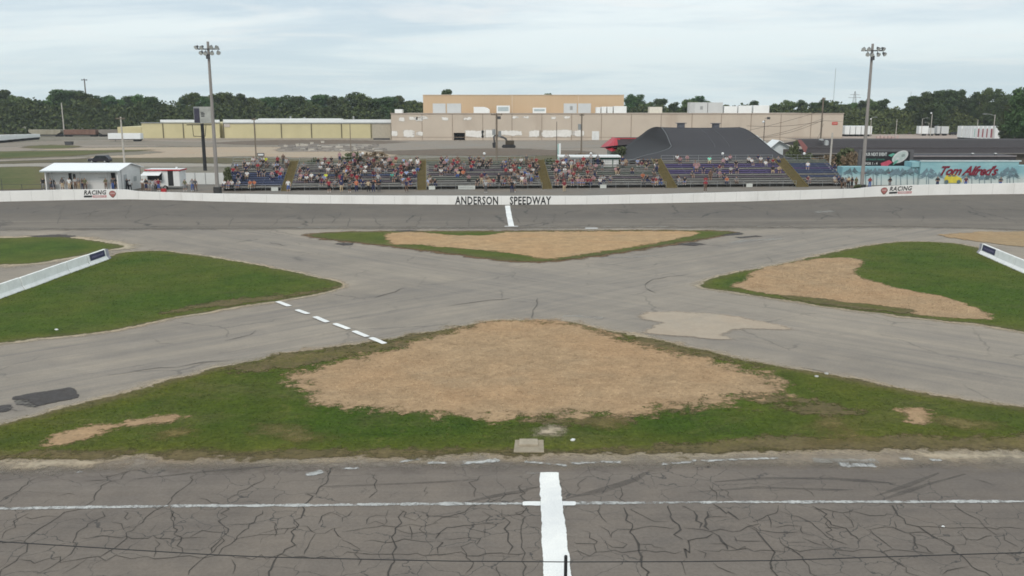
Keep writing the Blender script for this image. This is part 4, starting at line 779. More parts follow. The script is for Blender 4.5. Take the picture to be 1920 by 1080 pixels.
# ---------------------------------------------------------------- box sign on tall dark pole
Y = 172.; z0 = 1.; cxp = at(377.5, 215, Y).x; pz = lambda y: at(377, y, Y).z-z0
e = empty('pylon_sign', (at(384,300,Y).x*.5+cxp*.5, Y, z0), 'tall dark pole topped by a two sided V shaped box sign', 'sign'); ox = cxp - e.location.x
mb = MB(); mb.tube((ox*.5,0,0), (ox*.5,0,pz(232)), .34, .3, 12); mb.build('pole', black, e)
zt, zb = pz(200), pz(231); wl = at(377.5,215,Y).x-at(361.5,215,Y).x; wr_ = at(394,215,Y).x-at(377.5,215,Y).x
for sgn, wd_, nm, mt in ((-1, wl, 'left_face', None), (1, wr_, 'right_face', None)):
    mb = MB(); P = [(ox, -.9), (ox+sgn*wd_, .5), (ox+sgn*wd_, .75), (ox, -.6)]
    mb.prism(P, 2, zb, zt); f = mb.build('sign_box', galv if sgn < 0 else pmat('sign_pale_grey', c8(176,176,170), .7, .2, 1.2), e)
    m = MB(); q = lambda u, v: Vector((ox+sgn*wd_*u, -.9+1.4*u-.04, zb+(zt-zb)*v))
    if sgn < 0: m.add([q(.03,.04),q(.92,.04),q(.92,.9),q(.03,.9)], [(0,1,2,3)]); m.build('dark_face', pmat('face_dark_violet', (.04,.035,.06), .5, .4, 1.5), f)
    else:
        for v0, v1, u0, u1 in ((.52,.60,.12,.45),(.40,.47,.12,.42),(.63,.68,.1,.35)): m.add([q(u0,v0),q(u1,v0),q(u1,v1),q(u0,v1)], [(0,1,2,3)])
        m.build('lettering_bar', dgrey, f)
mb = MB(); mb.box(ox-2.4, ox+2.2, -1.5, -1.2, zb-.35, zb-.2); mb.box(ox-2.4, ox+2.2, -.6, -.5, zb-.35, zb-.2); mb.build('catwalk', black, e)
mb = MB(); mb.path([(ox-1.5,-1,zb-.2),(ox-1.4,-1,zb-2.4),(ox,-.2,zb-2.5)], .06); mb.path([(ox+1.1,-1,zb-.2),(ox+.8,-1,zb-2.4),(ox,-.2,zb-2.5)], .06); mb.build('brace', black, e)
# ---------------------------------------------------------------- big dark curved canopy
can = pmat('charcoal_membrane', c8(64,62,65), .8, .05, .25, 0, .2); rim = pmat('canopy_rim', c8(110,112,114), .6)
def curve(pts, n):
    P = [at(*p) for p in pts]; d = [0]
    for a, b in zip(P[:-1], P[1:]): d.append(d[-1] + (b-a).length)
    out_ = []
    for k in range(n):
        t = d[-1]*k/(n-1)
        for i in range(len(P)-1):
            if t <= d[i+1] + 1e-9:
                u = (t-d[i])/(d[i+1]-d[i]); p0 = P[max(i-1,0)]; p1 = P[i]; p2 = P[i+1]; p3 = P[min(i+2,len(P)-1)]
                out_.append(.5*((2*p1)+(p2-p0)*u+(2*p0-5*p1+4*p2-p3)*u*u+(3*p1-p0-3*p2+p3)*u**3)); break
    return out_
hipL = curve([(1240,238.5,180),(1249,251,175),(1255,266,170),(1258,276,167),(1240,284,163),(1205,293,158),(1180,302,154)], 15)
hipR = curve([(1385,238.5,180),(1400,243,178),(1418,255,174),(1435,269,168),(1450,281,163),(1468,292,158),(1500,302,154)], 15)
backL = curve([(1240,238.5,180),(1228,237.8,182),(1215,243,186),(1202,253,190),(1188,263,194),(1172,275,198),(1152,291,202)], 15)
O = Vector((at(1330,290,180).x, 180, 1)); e = empty('canopy_hall', tuple(O), 'big charcoal membrane canopy with swooping curved ridge behind the bleachers', 'canopy')
def loft(A, B, n, sag=0.):
    vs = []
    for a, b in zip(A, B):
        for k in range(n): u = k/(n-1); vs.append(a.lerp(b, u) - O - Vector((0,0,sag*math.sin(math.pi*u))))
    return vs, [(i*n+k, i*n+k+1, (i+1)*n+k+1, (i+1)*n+k) for i in range(len(A)-1) for k in range(n-1)]
def shell(nm, mb, mt):
    o = mb.build(nm, mt, e, smooth=True); so_ = o.modifiers.new('thickness', 'SOLIDIFY'); so_.thickness = .06; return o
mb = MB(); mb.add(*loft(hipL, hipR, 30, .12)); shell('front_slope', mb, can)
mb = MB(); mb.add(*loft(hipL, backL, 12, .25)); shell('left_end', mb, pmat('charcoal_membrane_shaded', c8(54,53,55), .8, .05, .25, 0, .2))  # darker copy of the membrane: shade on the left-facing end put into its colour
mir = lambda L: [Vector((p.x, 360-p.y, p.z)) for p in L]
mb = MB(); mb.add(*loft(mir(hipL), mir(hipR), 16, .1)); shell('rear_slope', mb, can)
mb = MB(); mb.add(*loft(hipR, mir(hipR), 8, .2)); shell('right_end', mb, can)
mb = MB(); mb.path([p-O-Vector((0,.05,-.03)) for p in hipL], .07); mb.path([p-O-Vector((0,.05,-.03)) for p in hipR], .05); mb.build('edge_cable', rim, e)
for px in (1290, 1335):
    mb = MB(); f = (px-1240)/150; pts = [a.lerp(b, .30+f*.5)-O+Vector((0,-.06,.0-.12*math.sin(math.pi*(.30+f*.5)))) for a, b in zip(hipL, hipR)]; mb.path(pts[:8], .04); mb.build('membrane_seam', pmat('seam_charcoal', c8(84,84,87), .6), e)
for px, Y in ((1180,155),(1500,155),(1300,155),(1400,155),(1165,198)): mb = MB(); q = at(px, 300, Y)-O; mb.tube((q.x,q.y+.2,0),(q.x,q.y+.2,q.z-.1),.15,.15,8); mb.build('mast', dgrey, e)
for x0_, x1_, yt in ((1272,1284,231.5),(1338,1349,232)): mb = MB(); a = at(x0_,yt,185)-O; b = at(x1_,238.5,185)-O; mb.box(a.x,b.x,5,6.5,b.z-.6,a.z); mb.box(a.x-.3,b.x+.3,4.8,6.7,a.z,a.z+.12); mb.build('roof_vent', pmat('vent_dark', c8(90,92,100), .6), e)
mb = MB(); mb.box(hipL[-1].x-O.x, hipR[-1].x-O.x, -24.5, -24.2, 0, 2.4); mb.build('rear_wall', pmat('maroon_wall', c8(88,66,64), .8, .15, .6), e)
# ---------------------------------------------------------------- red mansard building left of it
Y = 205.; O = Vector((X(1200,Y,285), Y, 1)); e = empty('red_roofed_building', tuple(O), 'low building with a bright red sloping roof end left of the dark canopy', 'building')
P = lambda px, py, yy: at(px, py, yy)-O
apexF, apexB = P(1154,258.5,209), P(1154,258.5,209)+Vector((0,6,0)); mb = MB()
rt = P(1262,258.5,209); cL = P(1136,279,205); cM = P(1147,284,201); cR = P(1157,282,203)
mb.add([apexF, cL+Vector((0,8,0)), cL, cM], [(0,1,2,3)]); mb.add([apexF, cM, cR, P(1163,259,209)], [(0,1,2,3)]); mb.add([apexF, apexB, cL+Vector((0,12,0)), cL+Vector((0,8,0))], [(0,1,2,3)]); 
mb.build('red_roof_end', pmat('red_metal_roof', c8(176,46,58), .5, .15, .5), e)
mb = MB(); mb.add([P(1157,259,209), rt, rt+Vector((0,-6,-3.6)), cR+Vector((.3,0,.4))], [(0,1,2,3)]); mb.add([P(1157,259,209), rt, rt+Vector((0,14,-.3)), P(1157,259,209)+Vector((0,14,-.3))], [(0,1,2,3)]); mb.build('dark_roof', pmat('dark_roof', c8(62,52,54), .8), e)
mb = MB(); a = P(1160,260,209); mb.box(a.x-2, rt.x, 1.5, 2.0, 0, a.z-1.6); mb.box(P(1148,285,203).x, a.x-2, 1.6, 9, 0, cM.z); mb.build('wall', pmat('cream_block', c8(168,170,160), .8), e)
mb = MB(); mb.box(P(1157,259,209).x, rt.x, 3.7, 4.0, a.z-.05, a.z+.15); mb.build('red_coping', red, e)
# ---------------------------------------------------------------- white flat-roof booth behind fourth bleacher
Y = 152.; O = Vector((X(1105,Y,300), Y, 1)); e = empty('ticket_booth', tuple(O), 'white flat roofed booth with green trim and wide windows behind the fourth bleacher', 'booth')
P = lambda px, py: at(px, py, Y)-O
a, b = P(1050,292), P(1160,292); mb = MB(); mb.box(a.x,b.x,0,3,0,a.z-.25); mb.build('body', white, e)
mb = MB(); mb.box(a.x-.3,b.x+.3,-.6,3.3,a.z-.25,a.z); mb.build('roof', um, e); mb = MB(); mb.box(P(1106,0).x*0+P(1108,300).x, b.x, -.05,-.01, a.z-.6,a.z-.3); mb.box(P(1130,300).x-.08,P(1130,300).x+.08,-.06,-.02,.5,a.z-.3); mb.box(P(1149,300).x-.08,P(1149,300).x+.08,-.06,-.02,.5,a.z-.3); mb.build('green_trim', pmat('green_trim', c8(50,88,72), .6), e)
for x0_, x1_ in ((1062,1076),(1080,1094),(1097,1106),(1109,1128)): mb = MB(); mb.box(P(x0_,300).x,P(x1_,300).x,-.04,-.01,1.9,a.z-.6); mb.build('window', glass, e)
for x, lb in ((1050.5,'white upright banner pole with teal strip beside the booth'),):
    mb = MB(); q = at(x, 269, 158); mb.box(-.25,.1,-.05,.05,0,q.z-1); mb.box(-.45,-.27,-.05,.05,1,q.z-1.1,1); tag(mb.build('banner_flag', [white, pmat('teal', c8(150,190,186), .7)], loc=(q.x,158,1)), lb, 'banner')
# ---------------------------------------------------------------- small white gable tents right of canopy
for (pa, ra, pb, yb_, yr, Y, lb, nm) in ((1436,1462,1500,284,263,205,'white peaked tent partly hidden by the right end of the canopy','nearer'),(1412,1420,1440,270,254,215,'small white tent peak just right of the canopy ridge','far')):
    O = Vector((X(ra,Y,280), Y, 1)); e = empty('peaked_tent', tuple(O), lb, 'tent', 'white tents'); l, r_, t_ = at(pa,yb_,Y)-O, at(pb,yb_,Y)-O, at(ra,yr,Y)-O
    mb = MB(); mb.prism([(l.x,l.z),(t_.x,t_.z),(r_.x,r_.z),(r_.x,r_.z-.12),(t_.x,t_.z-.12),(l.x,l.z-.12)], 1, 0, 6); mb.build('roof', um, e)
    mb = MB(); mb.prism([(l.x,0),(l.x,l.z-.15),(t_.x,t_.z-.15),(r_.x,r_.z-.15),(r_.x,0)], 1, 1, 5.8); mb.build('wall', pmat('tent_wall', c8(206,214,218), .7), e)
# ---------------------------------------------------------------- long dark building at right
Y = 178.; O = Vector((X(1700,Y,300), Y, 1)); e = empty('long_dark_building', tuple(O), 'long low dark roofed building stretching off behind the billboard and mural', 'building')
P = lambda px, py, yy=Y: at(px, py, yy)-O
rf_ = pmat('dark_shingle', c8(60,55,56), .85, .12, .8); rf2 = pmat('dark_fascia', c8(58,56,60), .7)
xl, xr = P(1497,262,186).x, P(2250,262,186).x; zt, zm, zb = P(1700,262.5,186).z, P(1700,276,180).z, P(1700,284,178).z
mb = MB(); mb.add([(xl,2,zm),(xr,2,zm),(xr,8,zt),(xl+.6,8,zt)], [(0,1,2,3)]); mb.add([(xl+.6,8,zt),(xr,8,zt),(xr,20,zt-.1),(xl+.6,20,zt-.1)], [(0,1,2,3)]); mb.add([(xl-1.2,-1,zb-.3),(xr,-1,zb-.3),(xr,2,zm-.15),(xl,2,zm-.15)], [(0,1,2,3)]); mb.add([(xl+.6,8,zt),(xl,2,zm),(xl,20,zm)], [(0,1,2)]); mb.build('roof', rf_, e)
mb = MB(); mb.box(xl,xr,1.9,2.05,zm-.15,zm+.04); mb.build('roof_band', pmat('band', c8(84,80,82), .6), e)
mb = MB(); mb.box(xl,xr,0,18,0,zb-.35); mb.build('wall', pmat('dark_wall', c8(96,88,80), .85, .15, .5), e)
mb = MB(); mb.box(xl-1.2, xr, -1.1, -1.0, zb-.45, zb-.25); mb.build('eave', pmat('eave', c8(120,116,112), .7), e)
mb = MB(); mb.add([(xl,1.9,zm),(xl+.6,8.02,zt+.05),(xl-.2,8.0,zt+.02),(xl-1.4,-1.05,zb-.4)], [(0,1,2,3)]); mb.build('red_barge_board', pmat('maroon', c8(120,70,64), .7), e)
q0, q1 = P(1700,291,170), P(1900,291,170); mb = MB(); mb.box(q0.x,q1.x,-9,-2,0,q0.z); mb.build('lower_annex', rf2, e)
mb = MB(); mb.box(q0.x-.2,q1.x,-9.2,-9.05,q0.z-.25,q0.z+.02); mb.build('annex_coping', pmat('band2', c8(132,126,128), .6), e)
for px in (1826, 1869): mb = MB(); q = P(px, 291, 169); q2 = P(px, 290, 169); mb.tube((q.x,-8.5,q.z-.3),(q.x,-8.5,q2.z+.1),.25,.25,8); mb.tube((q.x,-8.5,q2.z+.12),(q.x,-8.5,q2.z+.3),.33,.25,8,1); mb.build('roof_vent', [dgrey, galv], e)
# grey silo / dish
mb = MB(); O = Vector((X(1548,182,290),182,1)); zt = at(1548,262,182).z-1; mb.tube((0,0,0),(0,0,zt-.4),.45,.45,14); mb.ball((0,0,zt-.4),.45,14,0,.8); mb.ball((-1.1,0,zt-.1),.55,12,0,.6)
tag(mb.build('grey_tank', galv, loc=O, smooth=True), 'rounded grey metal tank standing by the tall brown pole', 'tank')
# ---------------------------------------------------------------- mural building
Y = 139.; tq = pmat('turquoise_mural', c8(128,186,196), .7, .1, .4); O = Vector((X(1818,Y,330), Y, 1)); e = empty('mural_building', tuple(O), 'turquoise mural building with red script lettering, palms and a yellow car painted on it', 'building')
P = lambda px, py, yy=Y: at(px, py, yy)-O
s = NT('mural_sky'); sp = s.n('ShaderNodeSeparateXYZ'); s.l(s.tc.outputs['Object'], sp.inputs[0])
cc = s.mix(s.rng(s.noise(s.pos((.25,1,.8)), .8, 5, .6), .35, .65), c8(124,168,178), c8(150,188,192)); low = s.rng(s.math('ADD', sp.outputs[2], s.math('MULTIPLY', s.noise(s.pos(), .9, 4), .8)), 1.1, 2.3, 1, 0); cc = s.mix(low, cc, c8(190,200,198)); mur = s.finish(cc, .7)
a, b = P(1727,303), P(1911,302.5); mb = MB(); mb.box(a.x,b.x,0,4,0,a.z); mb.build('wall', mur, e); mb = MB(); mb.box(a.x+.2,b.x-.2,.3,3.8,a.z+.0,a.z+.05); mb.build('roof', dgrey, e)
mb = MB(); mb.box(a.x-.1,b.x+.3,-.12,.2,a.z,a.z+.18); mb.build('coping', pmat('pale_coping', c8(190,206,208), .6), e)
l0 = P(1583,313.5); mb = MB(); mb.box(l0.x,a.x-.05,.6,3,0,l0.z); mb.box(P(1712,302).x,a.x-.04,.3,3,l0.z+.01,P(1712,304).z); mb.build('low_wing', mur, e)
r0 = P(2100,311.5); mb = MB(); mb.box(b.x+.05,r0.x,.5,3.5,0,P(1915,311.5).z); mb.build('right_wing', mur, e)
mb = MB(); ms = P(1780,330)
def script(u, v):  # rising, slightly waving script
    return Vector((P(1763,320).x + (P(1871.5,320).x-P(1763,320).x)*u, -.11, P(1763,329).z + (P(1763,310.5).z-P(1763,329).z)*v))
put_text(mb, "Tom Alfred's", script, shear=.5, bold=.03, space=.9); mb.build('script_lettering', pmat('mural_red', c8(120,38,54), .8, .35, 3), e)
PK = [0]
def palm(mb, px, yb_, yt, sz, yy, m=0, lean=0):
    PK[0] += 1; yy -= .012*(PK[0] % 6)
    b_ = P(px, yb_); t_ = P(px+lean, yt); n_ = 5
    b_.y = t_.y = yy
    mb.add([(b_.x-.06,yy,b_.z),(b_.x+.06,yy,b_.z),(t_.x+.04,yy,t_.z),(t_.x-.04,yy,t_.z)], [(0,1,2,3)], m)
    for k in range(9):
        an = math.pi*(-.15+1.3*k/8); L = sz*rnd.uniform(1.1,1.6); c_, s__ = math.cos(an), math.sin(an)
        pts = [(t_.x, t_.z), (t_.x+c_*L*.5, t_.z+s__*L*.45+.12), (t_.x+c_*L, t_.z+s__*L*.35-.22), (t_.x+c_*L*.5, t_.z+s__*L*.35-.14)]
        mb.add([(x,yy-.001*(k+1),z) for x, z in pts], [(0,1,2,3)], m)
pm = [pmat('palm_blue_grey', c8(108,130,140), .8, .2, 2), pmat('palm_dark', c8(92,110,116), .8, .2, 2)]
for px, yb_, yt, sz, m in ((1737,345,330,1.0,0),(1741,345,322,.8,0),(1757,345,329,.9,0),(1888,345,327,1.1,0),(1893,345,320,1.1,0),(1900,345,330,.9,1),(1812,345,331,.7,0),(1822,345,329,.8,1),(1836,345,333,.7,0),(1846,345,333,.7,0),(1858,345,332,.8,1),(1873,345,328,.8,0)):
    mb = MB(); palm(mb, px, yb_, yt, sz, -.015, 0); mb.build('painted_palm', pm[m], e)
for px, yb_, yt, sz, m in ((1592,348,325,.7,0),(1600,348,322,.9,1),(1626,348,323,.9,0),(1640,348,325,1.0,1),(1646,348,322,.9,0),(1655,348,324,.8,0),(1671,348,323,1.0,1),(1683,348,327,1.0,0),(1692,348,322,1.0,0),(1704,348,325,.9,1),(1716,346,322,1.0,0)):
    mb = MB(); palm(mb, px, yb_, yt, sz, .585, 0, rnd.uniform(-1.5,1.5)); mb.build('painted_palm', pm[m], e)
mb = MB(); q = [P(x, y) for x, y in ((1622,322),(1682,321.5),(1682,326),(1622,327))]; mb.add([(v.x,.595,v.z) for v in q], [(0,1,2,3)]); mb.build('painted_banner', pmat('mural_maroon', c8(120,60,76), .7, .3, 3), e)
# painted yellow car
cxy = [(1771,343),(1770,334),(1773,330),(1776,326.5),(1790,326.5),(1794,330),(1802,334),(1803,341),(1796,343)]
mb = MB(); mb.add([(P(x,y).x,-.10,P(x,y).z) for x, y in cxy], [tuple(range(len(cxy)))]); c_ = mb.build('painted_car', pmat('mural_yellow', c8(204,190,72), .7, .15, 2), e)
mb = MB(); [mb.add([(P(x,y).x,-.105,P(x,y).z) for x, y in q], [(0,1,2,3)]) for q in (((1777,331),(1778,328),(1783,328),(1783,331)),((1785,331),(1785,328),(1789,328),(1792,331)))]
for wx in (1774, 1797): mb.add([(P(wx,341).x+.33*math.cos(t*.6),-.115,P(wx,341).z+.33*math.sin(t*.6)) for t in range(10)], [tuple(range(10))])
mb.build('painted_wheel', pm[1], c_)
# ---------------------------------------------------------------- billboard
Y = 143.5; O = Vector((X(1660,Y,300), Y, 1)); e = empty('billboard', tuple(O), 'black framed billboard with white oval emblem and red band', 'billboard'); P = lambda px, py: at(px, py, Y)-O
a, b = P(1611,281), P(1711,314.5); mb = MB(); mb.box(a.x,b.x,0,.3,b.z,a.z); mb.build('frame', pmat('billboard_grey', c8(92,90,92), .7, .15, 1), e)
a, b = P(1616,284.5), P(1704,312); mb = MB(); mb.box(a.x,b.x,-.04,-.0,b.z,a.z); fc = mb.build('face', pmat('billboard_black', (.018,.016,.018), .5, .3, 1), e)
def bq(x, y, o=-.06): p = P(x, y); return Vector((p.x, o, p.z))
mb = MB(); put_text(mb, 'YOUR NEXT EVENT', lambda u, v: bq(1617.5+45.5*u, 292.5-6.5*v), bold=.03); put_text(mb, '2 FOR 1 - 4', lambda u, v: bq(1618+27*u, 309-5*v), bold=.03); mb.build('white_lettering', pmat('sign_white', (.55,.55,.54), .6), fc)
mb = MB(); put_text(mb, 'and much more', lambda u, v: bq(1619+39*u, 300.5-4*v), bold=.01); mb.build('green_lettering', pmat('sign_green', c8(70,130,112), .6), fc)
el = lambda cx, cy, rx, ry, rot, o, n=26: [bq(cx+rx*math.cos(t*2*math.pi/n)*math.cos(rot)-ry*math.sin(t*2*math.pi/n)*math.sin(rot), cy-(rx*math.cos(t*2*math.pi/n)*math.sin(rot)+ry*math.sin(t*2*math.pi/n)*math.cos(rot)), o) for t in range(n)]
mb = MB(); mb.add([bq(1652,311),bq(1651,306),bq(1667,300),bq(1673,304),bq(1664,311)], [(0,1,2,3,4)]); mb.build('red_band', pmat('sign_red2', c8(190,80,100), .6, .2, 2), fc)
mb = MB(); mb.add(el(1687.5,294,17,9.5,R(32),-.08), [tuple(range(26))]); mb.add(el(1687.5,294,14.5,7.4,R(32),-.09), [tuple(range(26))], 1); mb.add(el(1693,291.5,4,2.6,R(32),-.10), [tuple(range(26))], 2); mb.add(el(1683,297.5,3.4,2.4,R(32),-.10), [tuple(range(26))], 0); mb.build('oval_emblem', [pmat('sign_white', (.55,.55,.54), .6), pmat('emblem_pale', c8(176,186,182), .6, .12, 3), pmat('emblem_grey', c8(140,150,146), .6)], fc)
mb = MB(); mb.add([bq(1665,291,-.07),bq(1674,287,-.07),bq(1679,289,-.07),bq(1671,294,-.07)], [(0,1,2,3)]); mb.add([bq(1673,310.5,-.11),bq(1676,303,-.11),bq(1684,299,-.11),bq(1682,304,-.11)], [(0,1,2,3)]); mb.build('green_leaf', pmat('leaf_green', c8(96,160,142), .6), fc)
for px in (1622, 1660, 1700): q = P(px, 314); mb = MB(); mb.box(q.x-.12,q.x+.12,.3,.5,0,q.z); mb.build('post', dgrey, e)
# ================================================================ GROUND BEYOND THE WALL
def fsheet(name, px, off, col, amp=1.0, cell=3., soft=1., var=.12, kind='structure', spot=None, mat=None):
    m = mat or m_dirt(name + '_mat', col, var=var, soft=soft, spot=spot)
    return sheet(name, px, off, m, amp=amp, cell=cell, kind=kind)
fsheet('stand_apron', [(-700,372),(0,368),(420,366),(700,368),(1100,368),(1500,358),(1920,350),(2500,352),(2500,338),(1920,338),(1560,340),(1500,330),(1000,335),(420,338),(250,346),(0,352),(-700,360)], .01, c8(128,124,118), 1., 2.)
lotm = m_dirt('lot_asphalt', c8(150,143,134), var=.1, soft=1.2)
fsheet('far_lot', [(-700,300),(0,268),(200,262),(700,262),(1900,262),(2300,268),(2600,300),(1920,285),(1500,285),(1150,292),(900,283),(700,276),(500,274),(200,276),(0,286),(-700,330)], .015, None, 2., 6., mat=lotm)
fsheet('far_lot_strip', [(-500,292),(0,276),(100,271),(270,272),(420,276),(700,274),(700,266),(420,268),(270,265),(100,264),(0,268),(-500,276)], .03, c8(140,134,124), 1.5, 5.)
fsheet('sandy_ground', [(60,281),(200,277),(400,276),(520,276),(640,280),(740,285),(720,296),(560,296),(460,293),(400,295),(300,296),(200,297),(160,295),(260,290),(300,285),(200,282)], .045, c8(176,162,144), 1.5, 3.)
grF = m_grass('grass_far', (.065,.085,.026), (.088,.112,.034), (.13,.13,.055), (.2,.17,.09), .4)
sheet('grass', [(-500,302),(-100,287),(0,284),(100,283),(190,282),(300,281),(200,287),(150,292),(60,296),(0,298),(-200,304),(-500,318)], .06, grF, amp=1.2, cell=2.5, kind='stuff', label='far green grass strip behind the dark car')
sheet('grass', [(-500,330),(-100,316),(0,314),(40,313),(80,314),(95,330),(90,352),(40,356),(0,357),(-200,362),(-500,372)], .06, grF, amp=.8, cell=1.5, kind='stuff', label='green grass lawn left of the white shed')
sheet('grass', [(40,276),(90,272),(150,274),(130,278),(70,279)], .06, grF, amp=1.2, cell=2.5, kind='stuff', label='small green patch in the far left lot')
fsheet('pale_road', [(-500,322),(0,308),(100,306),(300,306),(420,308),(560,308),(700,306),(700,310),(420,313),(250,313),(90,313),(0,313.5),(-500,330)], .05, c8(160,156,148), .7, 2.)
fsheet('pale_road', [(-300,305),(0,300),(100,296),(160,295),(150,298),(60,300),(0,303),(-300,312)], .05, c8(156,148,138), .7, 2.)
fsheet('dark_verge', [(-200,307),(0,303),(100,300),(200,296.5),(300,297),(360,296),(470,297),(600,300),(760,298),(900,296),(1050,292),(1100,297),(1040,304),(900,306),(700,306),(500,307),(300,305),(100,305),(0,308)], .055, c8(104,100,80), .9, 2., var=.25)
fsheet('muddy_strip', [(400,268),(520,263),(700,264),(900,272),(1000,280),(1100,284),(1100,292),(1000,292),(850,292),(740,290),(690,284),(640,276),(560,272),(470,272)], .05, c8(118,108,98), 1.2, 3., var=.3, spot=(.06,.055,.045))
fsheet('torn_concrete', [(520,280),(560,274),(640,270),(720,270),(800,265),(1000,264),(1150,266),(1150,276),(1000,279),(860,279),(740,283),(660,284),(560,285),(528,285)], .06, c8(146,140,132), 1., 3., var=.12)
fsheet('gravel_lot', [(1590,252),(1700,248),(1900,250),(1950,258),(1920,266),(1590,266)], .05, c8(170,158,150), 1.5, 6.)
# rubble and blocks
rub_ = MB(); rr = random.Random(5)
for i in range(150):
    px = rr.uniform(530, 720); p = G(px, rr.uniform(273, 284)); s_ = rr.uniform(.3, 1.3)
    rub_.box(p.x-s_*1.5, p.x+s_, p.y-s_*.6, p.y+s_*.5, p.z-.2, p.z+rr.uniform(.1,.7), 0 if rr.random() < .8 else 1)
tag(rub_.build('concrete_rubble', [pmat('rubble', c8(140,134,128), .9, .25, .6), pmat('rubble_pale', c8(186,180,170), .9)]), 'heap of broken grey concrete slabs before the yellow warehouse', None, None, 'stuff')
k = 0
for x, y, lb in ((536,275,'leftmost'),(558,271.5,'second'),(566,271.5,'third'),(585,268.5,'fourth'),(605,266,'rightmost')):
    p = G(x, y+2); m = MB(); m.box(-.5,.5,-.4,.4,0,.62); m.box(-.54,.54,-.44,.44,.62,.68)
    tag(m.build('white_block', pmat('block_pale', c8(190,184,172), .9, .15, 2), loc=p, bevel=.08), '%s of the small white blocks in the rubble before the yellow warehouse' % lb, 'block', 'white blocks in the rubble')
# ================================================================ GRANDSTAND
def yf(px): return 129.5 + (px-415)/1125*8.0
NR, RUN, RISE, H0 = 12, .78, .262, .70
def row_pt(px, r):      # world point of the front edge of seat r in picture column px (measured at the front row)
    Y0 = yf(px); x = X(px, Y0, 350); return Vector((x, Y0 + r*RUN, 1.0 + H0 + r*RISE))
blue = pmat('bench_blue', c8(80,88,116), .6, .12, 1.2, dirt=c8(108,110,118), dirtamt=.6); purp = pmat('bench_purple', c8(94,84,122), .6, .12, 1.2, dirt=c8(112,108,116), dirtamt=.6)
gryb = pmat('bench_grey', c8(136,134,130), .55, .15, 1.2, .2, dirt=c8(80,78,74), dirtamt=.5); grn = pmat('bench_green_grey', c8(108,114,106), .6, .15, 1.2); vio = pmat('bench_dull_violet', c8(104,96,104), .6, .15, 1.2)
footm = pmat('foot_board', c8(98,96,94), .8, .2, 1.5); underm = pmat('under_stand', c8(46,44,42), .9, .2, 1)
stairm = pmat('olive_stairs', c8(122,109,70), .8, .2, 2, dirt=c8(96,84,58), dirtamt=.6); yrail = pmat('yellow_edge', c8(72,64,42), .7, .3, 2)
SECT = [('far left', 414, 528, [gryb,blue,blue,blue,blue,blue,blue,gryb,gryb,gryb,gryb,gryb], 'far left bleacher with mostly blue benches, beside the floodlight pole'),
        ('second', 546, 782, [gryb,gryb,vio,gryb,vio,blue,gryb,vio,gryb,gryb,gryb,grn], 'second bleacher from the left, dull violet and grey benches'),
        ('third', 800, 1015, [gryb,gryb,gryb,grn,gryb,vio,gryb,vio,gryb,gryb,grn,grn], 'third bleacher from the left, grey benches above the speedway lettering'),
        ('fourth', 1034, 1246, [gryb,gryb,gryb,vio,gryb,grn,gryb,gryb,grn,gryb,grn,grn], 'fourth bleacher from the left, grey green benches below the booth'),
        ('fifth', 1267, 1488, [gryb,gryb,gryb,vio,gryb,purp,purp,gryb,purp,purp,gryb,gryb], 'fifth bleacher from the left, purple benches below the canopy'),
        ('far right', 1511, 1590, [gryb,gryb,gryb,blue,gryb,blue,blue,purp,blue,blue,grn,grn], 'far right short bleacher with blue benches beside the mural')]
for nm, p0, p1, cols, lb in SECT:
    A, B = row_pt(p0, 0), row_pt(p1, 0); O = (A+B)/2; O.z = 1.0; d = (B-A); L = d.length; rz = math.atan2(d.y, d.x)
    e = empty('bleacher', tuple(O), lb, 'bleacher', 'bleacher sections', rz); h = L/2
    NS = 10 if nm == 'fourth' else NR
    for r in range(NS):
        y = r*RUN; z = H0 + r*RISE; mb = MB(); mb.box(-h, h, y, y+.28, z-.05, z, 0); mb.box(-h, h, y+.30, y+.74, z-.33+RISE*.6, z-.29+RISE*.6, 1); mb.box(-h, h, y+.02, y+.05, z-.20, z-.05, 0)
        mb.build('bench_row', [cols[r], footm], e)
    mb = MB()
    npost = max(3, int(L/2.5))
    for k in range(npost+1):
        x = -h+.05 + (L-.1)*k/npost
        mb.prism([(0,H0-.15),(RUN*NS,H0-.15+RISE*NS),(RUN*NS,H0-.4+RISE*NS),(0,H0-.4)], 0, x-.04, x+.04)
        for r in (0, 4, 8, NS-.2): mb.box(x-.04, x+.04, r*RUN, r*RUN+.08, 0, H0-.2+RISE*r)
    mb.build('frame', dgrey, e)
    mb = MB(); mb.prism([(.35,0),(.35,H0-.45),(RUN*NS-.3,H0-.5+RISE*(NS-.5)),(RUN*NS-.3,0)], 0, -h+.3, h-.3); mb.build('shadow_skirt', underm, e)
    mb = MB(); zt = H0+RISE*NS; yy = RUN*NS+.02
    for z in (.0, .45): mb.box(-h, h, yy, yy+.04, zt+z, zt+z+.04)
    n_ = int(L/1.9)
    for k in range(n_+1): mb.box(-h+L*k/n_-.02, -h+L*k/n_+.02, yy, yy+.04, 0, zt+.46)
    mb.build('back_rail', galv, e)
    mb = MB()
    for z in (.5, .95): mb.box(-h, h, -.9, -.86, z, z+.035)
    for k in range(n_+1): mb.box(-h+L*k/n_-.02, -h+L*k/n_+.02, -.9, -.86, 0, .97)
    mb.build('front_rail', galv, e)
